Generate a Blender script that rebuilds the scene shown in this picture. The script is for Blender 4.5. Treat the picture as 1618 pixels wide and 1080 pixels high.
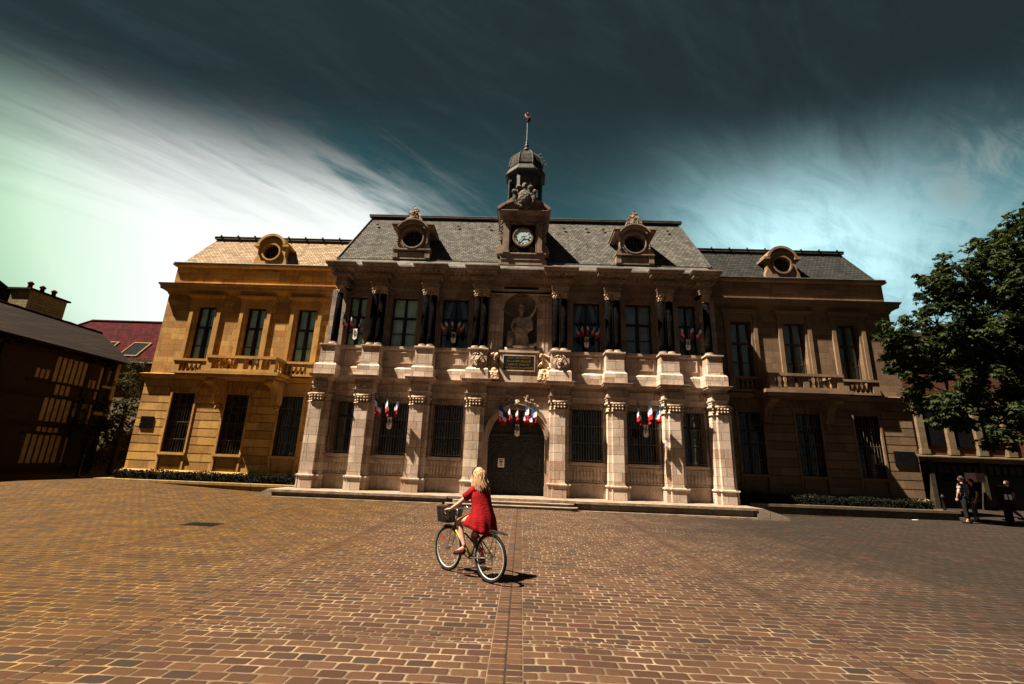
import bpy, bmesh, math, random
from mathutils import Vector, Matrix, noise as mnoise
random.seed(7)
for o in list(bpy.data.objects): bpy.data.objects.remove(o)
SC = bpy.context.scene
COL = SC.collection
# ------------------------------------------------------------------ camera
cam = bpy.data.cameras.new('camera'); camo = bpy.data.objects.new('camera', cam); COL.objects.link(camo)
R_ = Vector((0.99914577, 0.01945223, 0.03646004)); U_ = Vector((-0.0302238, -0.25771858, 0.96574720)); F_ = Vector((-0.02818237, 0.96602419, 0.25691051))
camo.matrix_world = Matrix(((R_.x, U_.x, -F_.x, 0.2491), (R_.y, U_.y, -F_.y, -22.0), (R_.z, U_.z, -F_.z, 1.7), (0, 0, 0, 1)))
cam.sensor_width = 36; cam.sensor_fit = 'HORIZONTAL'; cam.lens = 727.14 / 1618 * 36
cam.clip_start = 0.05; cam.clip_end = 2000
SC.camera = camo
# ------------------------------------------------------------------ light
SUN_AZ = math.radians(70)      # measured from -Y towards -X
SUN_EL = math.radians(59)
sd = Vector((-math.sin(SUN_AZ) * math.cos(SUN_EL), -math.cos(SUN_AZ) * math.cos(SUN_EL), math.sin(SUN_EL)))
sl = bpy.data.lights.new('sun', 'SUN'); sl.energy = 5.0; sl.angle = math.radians(0.6); sl.color = (1.0, 0.83, 0.64)
slo = bpy.data.objects.new('sun', sl); COL.objects.link(slo)
slo.rotation_euler = (-sd).to_track_quat('-Z', 'Y').to_euler(); slo.location = (-20, -30, 40)
SC.view_settings.view_transform = 'Standard'; SC.view_settings.look = 'None'
SC.view_settings.exposure = 2.2; SC.view_settings.gamma = 1; SC.view_settings.use_curve_mapping = False
# ------------------------------------------------------------------ node helper
class G:
    def __init__(s, nt): s.nt = nt
    def new(s, t, **kw):
        n = s.nt.nodes.new('ShaderNode' + t)
        for k, v in kw.items(): setattr(n, k, v)
        return n
    def link(s, a, b): s.nt.links.new(a, b)
    def put(s, sock, v):
        if v is None: return
        if hasattr(v, 'is_output') or isinstance(v, bpy.types.NodeSocket): s.nt.links.new(v, sock)
        else:
            if hasattr(sock, 'default_value'):
                try: sock.default_value = v
                except Exception: sock.default_value = (v[0], v[1], v[2], 1) if len(v) == 3 else v
    def m(s, op, a, b=None, c=None, clamp=False):
        n = s.new('Math', operation=op, use_clamp=clamp); s.put(n.inputs[0], a); s.put(n.inputs[1], b)
        if c is not None: s.put(n.inputs[2], c)
        return n.outputs[0]
    def vm(s, op, a, b=None):
        n = s.new('VectorMath', operation=op); s.put(n.inputs[0], a); s.put(n.inputs[1], b)
        return n.outputs['Value'] if op in ('DOT_PRODUCT', 'LENGTH', 'DISTANCE') else n.outputs[0]
    def mix(s, f, a, b, mode='MIX'):
        n = s.new('Mix', data_type='RGBA', blend_type=mode); s.put(n.inputs['Factor'], f)
        s.put(n.inputs[6], c4(a)); s.put(n.inputs[7], c4(b)); return n.outputs[2]
    def xyz(s, x, y, z=0.0):
        n = s.new('CombineXYZ'); s.put(n.inputs[0], x); s.put(n.inputs[1], y); s.put(n.inputs[2], z); return n.outputs[0]
    def sep(s, v):
        n = s.new('SeparateXYZ'); s.put(n.inputs[0], v); return n.outputs
    def noise(s, v, scale, detail=4, rough=.55, dist=0.0, dims='3D'):
        n = s.new('TexNoise', noise_dimensions=dims); s.put(n.inputs['Vector'], v); n.inputs['Scale'].default_value = scale
        n.inputs['Detail'].default_value = detail; n.inputs['Roughness'].default_value = rough; n.inputs['Distortion'].default_value = dist
        return n.outputs['Fac']
    def ramp(s, f, a, b, c=0.0, d=1.0, smooth=True):
        n = s.new('MapRange', interpolation_type='SMOOTHSTEP' if smooth else 'LINEAR'); s.put(n.inputs[0], f)
        s.put(n.inputs[1], a); s.put(n.inputs[2], b); s.put(n.inputs[3], c); s.put(n.inputs[4], d); return n.outputs[0]
def c4(c):
    if isinstance(c, (tuple, list)) and len(c) == 3: return (c[0], c[1], c[2], 1.0)
    return c
# ------------------------------------------------------------------ sky
W = bpy.data.worlds.new('World'); SC.world = W; W.use_nodes = True
nt = W.node_tree; nt.nodes.clear(); g = G(nt)
out = g.new('OutputWorld'); bg = g.new('Background'); g.link(bg.outputs[0], out.inputs[0])
D = g.vm('NORMALIZE', g.new('TexCoord').outputs['Generated'])
X, Y, Z = g.sep(D)
sky = g.new('TexSky', sky_type='NISHITA', sun_disc=False, sun_elevation=SUN_EL, sun_rotation=math.pi + SUN_AZ, dust_density=1.5, ozone_density=2.0)
g.link(D, sky.inputs[0])
base = g.mix(1.0, sky.outputs[0], (0.0022, 0.0035, 0.0030), 'MULTIPLY')
den = g.m('ADD', g.m('MAXIMUM', Z, 0.0), 0.1)
pv = g.xyz(g.m('DIVIDE', X, den), g.m('DIVIDE', Y, den), 0)
# streak space: cirrus combed along a diagonal
def rot(a, sx, sy, off):
    x0, y0, _ = g.sep(pv); c, s = math.cos(a), math.sin(a)
    u = g.m('ADD', g.m('MULTIPLY', x0, c), g.m('MULTIPLY', y0, s)); v = g.m('SUBTRACT', g.m('MULTIPLY', y0, c), g.m('MULTIPLY', x0, s))
    return g.xyz(g.m('ADD', g.m('MULTIPLY', u, sx), off[0]), g.m('ADD', g.m('MULTIPLY', v, sy), off[1]), 0)
n_big = g.noise(rot(0.90, 0.8, 1.8, (3.1, 1.2)), 1.3, 6, .6, .5)
n_fib = g.noise(rot(0.95, 0.8, 4.5, (1.3, 7.2)), 1.6, 9, .64, .5)
n_fine = g.noise(rot(0.50, 1.6, 5.0, (5.3, 2.2)), 2.2, 9, .66, .8)
def blob(d, c0, c1, p=1.0):
    L = math.sqrt(sum(q * q for q in d)); dt = g.vm('DOT_PRODUCT', D, tuple(q / L for q in d))
    return g.ramp(dt, math.cos(math.radians(c1)), math.cos(math.radians(c0)))
SKYEND = True
px_, py_, _ = g.sep(pv)
fib = g.m('SUBTRACT', n_fib, 0.5); big_ = g.m('SUBTRACT', n_big, 0.5); fin = g.m('SUBTRACT', n_fine, 0.5)
def add(*t):
    r = t[0]
    for q in t[1:]: r = g.m('ADD', r, q)
    return r
def mul(*t):
    r = t[0]
    for q in t[1:]: r = g.m('MULTIPLY', r, q)
    return r
def soft(d, w):      # gaussian-like glow about a direction, w degrees
    L = math.sqrt(sum(q * q for q in d)); dt = g.vm('DOT_PRODUCT', D, tuple(q / L for q in d))
    return g.m('EXPONENT', g.m('MULTIPLY', g.m('SUBTRACT', dt, 1.0), 1.0 / (1 - math.cos(math.radians(w)))))
# the great cloud at the left: below a diagonal edge, torn into fibres
edge = add(mul(px_, -0.74), mul(py_, 0.67), -1.12)
band = g.ramp(add(edge, mul(fib, .95), mul(big_, .50), mul(fin, .30)), -0.16, 0.46)
leftc = mul(band, add(mul(soft((-0.53, 0.70, 0.44), 17), .85), mul(soft((-0.62, 0.70, 0.30), 18), .75), mul(soft((-0.34, 0.81, 0.47), 10), .60)))
leftc = g.m('MINIMUM', leftc, 1.0)
lstreak = mul(g.ramp(add(edge, mul(fib, 1.1), mul(fin, .6)), -0.35, 0.25), soft((-0.50, 0.62, 0.56), 15), .16)
rightc = mul(add(mul(soft((0.46, 0.76, 0.42), 11), .85), mul(soft((0.58, 0.74, 0.30), 13), .50)), g.ramp(add(n_fib, mul(fin, .8), mul(big_, .5)), .28, .66, .62, 1.0))
wisp = mul(g.ramp(add(n_fib, mul(fin, .7)), .42, .78), g.ramp(Z, .82, .35))
low = g.ramp(Z, 0.70, 0.36)
deep = g.mix(low, (0.016, 0.024, 0.026), (0.026, 0.082, 0.095))
side = add(mul(soft((-0.62, 0.62, 0.42), 24), .9), mul(soft((0.52, 0.74, 0.36), 16), .9))
teal = g.mix(g.m('MINIMUM', side, 1.0), deep, (0.032, 0.20, 0.235))
teal = g.mix(mul(wisp, 0.30), teal, (0.07, 0.11, 0.12))
teal = g.mix(lstreak, teal, (0.32, 0.42, 0.42))
teal = g.mix(rightc, teal, (0.60, 0.95, 1.0))
col = g.mix(leftc, teal, (0.93, 0.97, 0.94))
col = g.mix(mul(g.ramp(X, -0.60, -0.80), .85), col, g.mix(1.0, col, (0.50, 0.80, 0.50), 'MULTIPLY'))
col = g.mix(g.ramp(add(mul(g.m('ABSOLUTE', X), .25), Z, mul(fib, .10)), .52, .74), col, (0.014, 0.022, 0.024))
col = g.mix(mul(g.ramp(add(n_fib, mul(fin, .9), mul(big_, .5)), .40, .85), g.ramp(Z, .30, .60), .22), col, (0.045, 0.075, 0.082))
col = g.mix(mul(soft((0.665, 0.607, 0.434), 3.6), g.ramp(add(n_fine, mul(fib, .6)), .42, .62), .55), col, (0.30, 0.36, 0.36))
col = g.mix(1.0, base, col, 'ADD')
back = g.ramp(Y, 0.15, -0.3)
col = g.mix(back, col, g.mix(1.0, g.mix(1.0, sky.outputs[0], (0.0035, 0.004, 0.004), 'MULTIPLY'), (0.034, 0.046, 0.050), 'ADD'))
col = g.mix(g.ramp(Z, 0.0, -0.03), col, (0.03, 0.025, 0.02))
g.link(col, bg.inputs[0]); bg.inputs[1].default_value = 0.235
# ------------------------------------------------------------------ materials
MATS = {}
ALB = .44
def kk(c): return None if c is None else tuple(q * ALB for q in c)
def mat(name):
    m = bpy.data.materials.new(name); m.use_nodes = True; t = m.node_tree; t.nodes.clear(); q = G(t)
    o = q.new('OutputMaterial'); p = q.new('BsdfPrincipled'); q.link(p.outputs[0], o.inputs[0]); MATS[name] = m
    return m, q, p
def plain(name, col, rough=.7, metal=0.0, var=.25, scale=6.0, bump=.0, spec=.18):
    col = tuple(q * ALB * .78 for q in col)
    m, q, p = mat(name)
    pos = q.new('NewGeometry').outputs['Position']
    n = q.noise(pos, scale, 6, .6)
    lo = tuple(c * (1 - var) for c in col); hi = tuple(min(1, c * (1 + var)) for c in col)
    q.put(p.inputs['Base Color'], q.mix(q.ramp(n, .3, .7), lo, hi))
    p.inputs['Roughness'].default_value = rough; p.inputs['Metallic'].default_value = metal; p.inputs['Specular IOR Level'].default_value = spec
    if bump:
        b = q.new('Bump'); b.inputs['Strength'].default_value = bump; b.inputs['Distance'].default_value = .02
        q.link(q.noise(pos, scale * 4, 8, .65), b.inputs['Height']); q.link(b.outputs[0], p.inputs['Normal'])
    return m
def ashlar(name, ca, cb, cm, bw, bh, mort=.012, zoff=0.0, var=.35, dirt=.45, bump=.35, hue=None):
    """coursed stone: u = x + y along the wall, v = z; random tone per block, stains"""
    ca, cb, cm, hue = kk(ca), kk(cb), kk(cm), kk(hue)
    m, q, p = mat(name)
    pos = q.new('NewGeometry').outputs['Position']; x, y, z = q.sep(pos)
    u = q.m('ADD', x, y); v = q.m('ADD', z, -zoff)
    wob = q.noise(pos, 3.0, 3)
    row = q.m('FLOOR', q.m('DIVIDE', v, bh))
    wn = q.new('TexWhiteNoise', noise_dimensions='1D'); q.link(row, wn.inputs['W'])
    uo = q.m('ADD', q.m('DIVIDE', u, bw), q.m('MULTIPLY', wn.outputs['Value'], 3.7))
    cell = q.m('FLOOR', uo)
    w2 = q.new('TexWhiteNoise', noise_dimensions='2D'); q.link(q.xyz(cell, row), w2.inputs['Vector'])
    rnd, rcol = w2.outputs['Value'], w2.outputs['Color']
    fu = q.m('MULTIPLY', q.m('ABSOLUTE', q.m('SUBTRACT', q.m('SUBTRACT', uo, cell), .5)), bw)
    fv = q.m('MULTIPLY', q.m('ABSOLUTE', q.m('SUBTRACT', q.m('SUBTRACT', q.m('DIVIDE', v, bh), row), .5)), bh)
    du = q.m('SUBTRACT', bw / 2, fu); dv = q.m('SUBTRACT', bh / 2, fv)
    d = q.m('MINIMUM', du, dv)
    joint = q.ramp(q.m('ADD', d, q.m('MULTIPLY', q.m('SUBTRACT', wob, .5), mort)), mort * .3, mort * 1.1, 1, 0)
    c = q.mix(q.ramp(rnd, .1, .9), ca, cb)
    rr = q.sep(rcol)
    c = q.mix(q.m('MULTIPLY', q.ramp(rr[1], .6, 1.0), .5), c, tuple(k * .72 for k in ca))
    if hue: c = q.mix(q.m('MULTIPLY', q.ramp(rr[2], .72, .95), .7), c, hue)
    n1 = q.noise(pos, 1.5, 9, .68); n2 = q.noise(pos, 14, 6, .6)
    c = q.mix(q.m('MULTIPLY', q.ramp(n1, .44, .70), dirt), c, tuple(k * .42 for k in cb))
    str_ = q.noise(q.xyz(q.m('MULTIPLY', u, 7), q.m('MULTIPLY', z, .7), y), 1.0, 5, .6)
    c = q.mix(q.m('MULTIPLY', q.ramp(str_, .50, .72), dirt * .75), c, tuple(k * .35 for k in cb))
    c = q.mix(q.m('MULTIPLY', q.ramp(n2, .35, .7), .25), c, tuple(min(1, k * 1.25) for k in ca))
    c = q.mix(q.m('MULTIPLY', joint, .75), c, cm)
    q.put(p.inputs['Base Color'], c); p.inputs['Roughness'].default_value = .88; p.inputs['Specular IOR Level'].default_value = .2
    b = q.new('Bump'); b.inputs['Strength'].default_value = bump; b.inputs['Distance'].default_value = .03
    h = q.m('ADD', q.m('MULTIPLY', joint, -.6), q.m('MULTIPLY', q.noise(pos, 20, 8, .7), .6))
    q.link(h, b.inputs['Height']); q.link(b.outputs[0], p.inputs['Normal'])
    return m
def carved(name, col, amt=.7, scale=7.0):
    """weathered ornament stone: strong small relief"""
    col = kk(col)
    m, q, p = mat(name)
    pos = q.new('NewGeometry').outputs['Position']
    v = q.new('TexVoronoi', feature='SMOOTH_F1'); v.inputs['Scale'].default_value = scale; q.link(pos, v.inputs['Vector'])
    n = q.noise(pos, 5, 6, .65)
    q.put(p.inputs['Base Color'], q.mix(q.ramp(n, .35, .7), col, tuple(k * .55 for k in col)))
    p.inputs['Roughness'].default_value = .9
    b = q.new('Bump'); b.inputs['Strength'].default_value = amt; b.inputs['Distance'].default_value = .09
    q.link(q.m('ADD', v.outputs['Distance'], q.m('MULTIPLY', n, .5)), b.inputs['Height']); q.link(b.outputs[0], p.inputs['Normal'])
    return m
def slate(name, c1, c2, tw=.21, th=.115, warm=None):
    c1, c2 = kk(c1), kk(c2)
    m, q, p = mat(name)
    pos = q.new('NewGeometry').outputs['Position']; x, y, z = q.sep(pos)
    t = q.new('TexBrick'); t.offset = .5
    q.link(q.xyz(q.m('ADD', x, q.m('MULTIPLY', y, .3)), q.m('MULTIPLY', z, 1.0)), t.inputs['Vector'])
    t.inputs['Scale'].default_value = 1; t.inputs['Brick Width'].default_value = tw; t.inputs['Row Height'].default_value = th
    t.inputs['Mortar Size'].default_value = .013; t.inputs['Mortar Smooth'].default_value = .1
    t.inputs['Color1'].default_value = c4(c1); t.inputs['Color2'].default_value = c4(c2); t.inputs['Mortar'].default_value = c4(tuple(k * .3 for k in c1))
    n = q.noise(pos, 2.2, 8, .65); n3 = q.noise(q.xyz(q.m('MULTIPLY', x, 5), q.m('MULTIPLY', z, .5), 0), 1.0, 4)
    c = q.mix(q.m('MULTIPLY', q.ramp(n, .42, .75), .6), t.outputs['Color'], tuple(k * .4 for k in c1))
    c = q.mix(q.m('MULTIPLY', q.ramp(n3, .55, .75), .45), c, tuple(k * .35 for k in c1))
    q.put(p.inputs['Base Color'], c); p.inputs['Roughness'].default_value = .8; p.inputs['Specular IOR Level'].default_value = .06; p.inputs['Roughness'].default_value = 1.0
    b = q.new('Bump'); b.inputs['Strength'].default_value = .7; b.inputs['Distance'].default_value = .03
    rowf = q.m('FRACT', q.m('DIVIDE', z, th))
    q.link(q.m('ADD', q.m('MULTIPLY', q.m('SUBTRACT', 1.0, rowf), .8), q.m('MULTIPLY', q.noise(q.vm('MULTIPLY', t.outputs['Color'], (900, 900, 900)), 1, 1), .8)), b.inputs['Height']); q.link(b.outputs[0], p.inputs['Normal'])
    return m
GOLD = ((.92, .54, .145), (.50, .255, .075)); PINK = ((1.08, .89, .72), (.72, .55, .425)); BROWN = ((.34, .225, .135), (.22, .14, .085))  # gold and brown wing tones put warm light left and shade right into colour
M_wing_l = ashlar('gold_lit_ashlar', GOLD[0], GOLD[1], (.20, .11, .035), .72, .300, .010, 5.37, hue=(.60, .24, .06), dirt=.7)
M_rust_l = ashlar('gold_lit_rusticated_stone', GOLD[0], GOLD[1], (.16, .09, .03), .95, .3875, .006, .89, dirt=.55)
M_trim_l = ashlar('gold_lit_trim_stone', (.84, .49, .14), (.62, .35, .10), (.25, .13, .04), 1.3, 5.0, .008, -2.0, dirt=.55)
M_wing_r = ashlar('shade_brown_ashlar', BROWN[0], BROWN[1], (.13, .085, .05), .72, .300, .010, 5.37)
M_rust_r = ashlar('shade_brown_rusticated_stone', BROWN[0], BROWN[1], (.10, .07, .04), .95, .3875, .006, .89)
M_trim_r = ashlar('shade_brown_trim_stone', (.36, .24, .145), (.26, .17, .10), (.16, .11, .07), 1.3, 5.0, .008, -2.0)
M_cen = ashlar('pale_ashlar', PINK[0], PINK[1], (.17, .10, .065), .52, .365, .012, .42, dirt=.6, hue=(.50, .26, .15))
M_ctrim = ashlar('pale_trim_stone', (.98, .78, .61), (.68, .50, .38), (.16, .10, .07), .9, 7.0, .008, -2.0, dirt=.75, hue=(.45, .24, .15))
M_dim = ashlar('shade_dimmed_ashlar', (.62, .52, .42), (.40, .32, .255), (.12, .08, .055), .52, .365, .012, .42, dirt=.8, hue=(.42, .26, .17))  # darker copies of the pale stone: vignette dimming put into the colour
M_dimtrim = ashlar('shade_dimmed_trim_stone', (.50, .40, .32), (.33, .255, .20), (.10, .07, .05), .9, 7.0, .008, -2.0, dirt=.9, hue=(.36, .20, .14))
M_dimcarv = carved('shade_dimmed_carved_stone', (.40, .31, .24))
M_arms = carved('dark_arms_stone', (.19, .155, .13))
M_dome = slate('dark_dome_slate', (.07, .072, .066), (.13, .13, .115))
M_carv = carved('carved_stone', (.80, .58, .40))
M_stat = carved('statue_stone', (.72, .59, .47), .35, 16)
M_niche = plain('niche_stone', (.46, .38, .31), .9, 0, .3, 2, .2)
M_figs = carved('sunlit_figure_stone', (.95, .66, .40), .45, 12)
M_slate = slate('grey_slate', (.10, .10, .09), (.21, .205, .185))
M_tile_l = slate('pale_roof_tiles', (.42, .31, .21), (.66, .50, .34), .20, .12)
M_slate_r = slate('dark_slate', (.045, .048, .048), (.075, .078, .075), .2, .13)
M_tile_red = slate('red_roof_tiles', (.11, .014, .018), (.035, .007, .010), .22, .19)
M_tile_old = slate('old_brown_tiles', (.032, .018, .012), (.012, .008, .007), .24, .19)
M_lead = plain('lead_flashing', (.11, .115, .11), .7, .0, .4, 3, .3)
M_marble = plain('black_marble', (.010, .010, .011), 1.0, 0, .9, 14, 0, .0)
M_iron = plain('wrought_iron', (.24, .21, .165), .55, .2)
M_wood = plain('dark_green_wood', (.11, .11, .10), .6, 0, .4, 11, .35)
M_wframe = plain('window_frame_paint', (.045, .033, .026), .5)
M_wframe2 = plain('weathered_window_frame', (.12, .085, .055), .6)
M_dark = plain('dark_interior', (.006, .006, .007), .9)
M_step = ashlar('step_stone', (.42, .34, .26), (.30, .23, .17), (.06, .045, .03), 1.1, 6.0, .012, -2.0, dirt=.8, bump=.5)
M_terr = plain('terrace_edge_stone', (.50, .38, .27), .85, 0, .35, 3, .4)
M_kerb_l = ashlar('gold_lit_kerb_stone', (.52, .34, .12), (.36, .22, .07), (.10, .06, .02), 1.4, 6, .012, -2, dirt=.8)
M_kerb_r = ashlar('shade_brown_kerb_stone', (.20, .155, .105), (.13, .10, .07), (.05, .04, .03), 1.4, 6, .012, -2, dirt=.8)  # kerb stones carry the same lit-left, shaded-right tint as the wings
def glass():
    m, q, p = mat('window_glass')
    o = [n for n in q.nt.nodes if n.type == 'OUTPUT_MATERIAL'][0]
    gl = q.new('BsdfGlossy'); gl.inputs['Roughness'].default_value = .03; tr = q.new('BsdfTransparent'); tr.inputs[0].default_value = (.94, .97, .96, 1)
    lw = q.new('LayerWeight'); lw.inputs['Blend'].default_value = .18; mx = q.new('MixShader')
    q.link(q.m('ADD', q.m('MULTIPLY', lw.outputs['Fresnel'], .8), .09), mx.inputs[0]); bp = q.new('Bump'); bp.inputs['Strength'].default_value = .25; bp.inputs['Distance'].default_value = .05; q.link(q.noise(q.new('NewGeometry').outputs['Position'], 2.5, 2), bp.inputs['Height']); q.link(bp.outputs[0], gl.inputs['Normal']); q.link(tr.outputs[0], mx.inputs[1]); q.link(gl.outputs[0], mx.inputs[2]); q.link(mx.outputs[0], o.inputs[0])
    return m
M_glass = glass()
M_curt = plain('pale_teal_curtain', (1.45, 2.1, 1.9), .9, 0, .2, 2)
M_curt_d = plain('grey_curtain', (.60, .80, .78), .9, 0, .2, 2)
M_white = plain('white_enamel', (2.2, 2.25, 2.2), .5, 0, .05)
M_dial = plain('clock_dial_enamel', (.95, 1.3, 1.4), .4, 0, .06, 3)
M_black = plain('black_paint', (.012, .012, .012), .5)
M_gold = plain('gilded_letters', (.7, .42, .12), .4, .5, .3, 20)
M_blue = plain('flag_blue', (.02, .11, .34), .8); M_fwhite = plain('flag_white', (1.3, 1.3, 1.45), .8, 0, .05); M_red = plain('flag_red', (.8, .012, .02), .8)
M_marron = plain('red_paint', (.30, .02, .025), .5)
M_hedge = plain('hedge_leaf', (.010, .015, .005), .95, 0, .6, 9)
# ------------------------------------------------------------------ objects
WL = {}
def tag(o, label=None, cat=None, group=None, kind=None):
    if label: o['label'] = label
    if cat: o['category'] = cat
    if group: o['group'] = group
    if kind: o['kind'] = kind
    return o
def empty(name, loc, label, cat, group=None):
    o = bpy.data.objects.new(name, None); COL.objects.link(o); o.location = loc; o.empty_display_size = .3
    WL[o.name] = Vector(loc); return tag(o, label, cat, group)
class MB:
    def __init__(s): s.v = []; s.f = []; s.mi = []; s.mats = []; s.cur = 0
    def use(s, m):
        if m not in s.mats: s.mats.append(m)
        s.cur = s.mats.index(m); return s
    def add(s, vs, fs):
        b = len(s.v); s.v += [tuple(q) for q in vs]
        for f in fs: s.f.append(tuple(b + i for i in f)); s.mi.append(s.cur)
        return s
    def box(s, x0, x1, y0, y1, z0, z1):
        vs = [(x, y, z) for z in (z0, z1) for y in (y0, y1) for x in (x0, x1)]
        return s.add(vs, [(0, 2, 3, 1), (4, 5, 7, 6), (0, 1, 5, 4), (2, 6, 7, 3), (0, 4, 6, 2), (1, 3, 7, 5)])
    def obox(s, p, ax, ay, az):
        p = Vector(p); ax = Vector(ax); ay = Vector(ay); az = Vector(az)
        vs = [p + ax * i + ay * j + az * k for k in (0, 1) for j in (0, 1) for i in (0, 1)]
        return s.add(vs, [(0, 2, 3, 1), (4, 5, 7, 6), (0, 1, 5, 4), (2, 6, 7, 3), (0, 4, 6, 2), (1, 3, 7, 5)])
    def prism(s, poly, y0, y1):      # poly in (x, z)
        n = len(poly); vs = [(a, y0, b) for a, b in poly] + [(a, y1, b) for a, b in poly]
        return s.add(vs, [tuple(range(n - 1, -1, -1)), tuple(range(n, 2 * n))] + [(i, (i + 1) % n, n + (i + 1) % n, n + i) for i in range(n)])
    def prismx(s, poly, x0, x1):     # poly in (y, z)
        n = len(poly); vs = [(x0, a, b) for a, b in poly] + [(x1, a, b) for a, b in poly]
        return s.add(vs, [tuple(range(n - 1, -1, -1)), tuple(range(n, 2 * n))] + [(i, (i + 1) % n, n + (i + 1) % n, n + i) for i in range(n)])
    def lathe(s, c, prof, n=12, sy=1.0, a0=0.0):  # prof (r, z) about vertical axis
        vs = []
        for r, z in prof:
            for i in range(n):
                a = a0 + 2 * math.pi * i / n; vs.append((c[0] + r * math.cos(a), c[1] + r * math.sin(a) * sy, c[2] + z))
        k = len(prof); fs = [(j * n + i, j * n + (i + 1) % n, (j + 1) * n + (i + 1) % n, (j + 1) * n + i) for j in range(k - 1) for i in range(n)]
        fs += [tuple(range(n - 1, -1, -1)), tuple((k - 1) * n + i for i in range(n))]
        return s.add(vs, fs)
    def tube(s, pts, r, n=8, cap=True):
        pts = [Vector(p) for p in pts]; rr = r if isinstance(r, (list, tuple)) else [r] * len(pts); vs = []
        up = None
        for i, p in enumerate(pts):
            t = (pts[min(i + 1, len(pts) - 1)] - pts[max(i - 1, 0)]).normalized()
            if up is None: up = t.orthogonal().normalized()
            up = (up - t * up.dot(t)); up = up.normalized() if up.length > 1e-6 else t.orthogonal().normalized()
            w = t.cross(up)
            for k in range(n):
                a = 2 * math.pi * k / n; vs.append(p + (up * math.cos(a) + w * math.sin(a)) * rr[i])
        m = len(pts); fs = [(j * n + i, j * n + (i + 1) % n, (j + 1) * n + (i + 1) % n, (j + 1) * n + i) for j in range(m - 1) for i in range(n)]
        if cap: fs += [tuple(range(n - 1, -1, -1)), tuple((m - 1) * n + i for i in range(n))]
        return s.add(vs, fs)
    def rings(s, rs, close=True, cap=True):
        n = len(rs[0]); vs = [p for r in rs for p in r]; m = len(rs)
        fs = [(j * n + i, j * n + (i + 1) % n, (j + 1) * n + (i + 1) % n, (j + 1) * n + i) for j in range(m - 1) for i in range(n if close else n - 1)]
        if cap and close: fs += [tuple(range(n - 1, -1, -1)), tuple((m - 1) * n + i for i in range(n))]
        return s.add(vs, fs)
    def ball(s, c, rx, ry=None, rz=None, n=10, m=7, jit=0.0):
        ry = ry or rx; rz = rz or rx; rs = []
        for j in range(m + 1):
            t = math.pi * j / m; rr = []
            for i in range(n):
                a = 2 * math.pi * i / n; k = 1 + random.uniform(-jit, jit)
                rr.append((c[0] + rx * k * math.sin(t) * math.cos(a), c[1] + ry * k * math.sin(t) * math.sin(a), c[2] - rz * k * math.cos(t)))
            rs.append(rr)
        return s.rings(rs, cap=False)
    def sweep(s, path, prof, caps=True):
        """moulding: prof (offset outward, z) swept along a plan path; outward is to the right of travel"""
        P = [Vector((p[0], p[1])) for p in path]; N = []
        for i in range(len(P) - 1):
            d = (P[i + 1] - P[i]).normalized(); N.append(Vector((d.y, -d.x)))
        rs = []
        for i, p in enumerate(P):
            if i == 0: mv = N[0]
            elif i == len(P) - 1: mv = N[-1]
            else:
                a, b = N[i - 1], N[i]; mv = (a + b); L = mv.length_squared; mv = mv * (2.0 / L) if L > 1e-6 else a
            rs.append([(p.x + mv.x * o, p.y + mv.y * o, z) for o, z in prof])
        return s.rings(rs, True, caps)
    def build(s, name, m=None, parent=None, smooth=False, **kw):
        me = bpy.data.meshes.new(name); loc = WL[parent.name] if parent is not None and parent.name in WL else Vector((0, 0, 0))
        me.from_pydata([(x - loc.x, y - loc.y, z - loc.z) for x, y, z in s.v], [], s.f)
        if m is not None: me.materials.append(m)
        else:
            for q in s.mats: me.materials.append(q)
            me.polygons.foreach_set('material_index', s.mi)
        if smooth: me.polygons.foreach_set('use_smooth', [True] * len(me.polygons))
        me.update()
        o = bpy.data.objects.new(name, me); COL.objects.link(o)
        if parent is not None: o.parent = parent; WL[o.name] = loc
        return tag(o, **kw)
def struct(name, mb, m=None): return mb.build(name, m, kind='structure')
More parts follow.
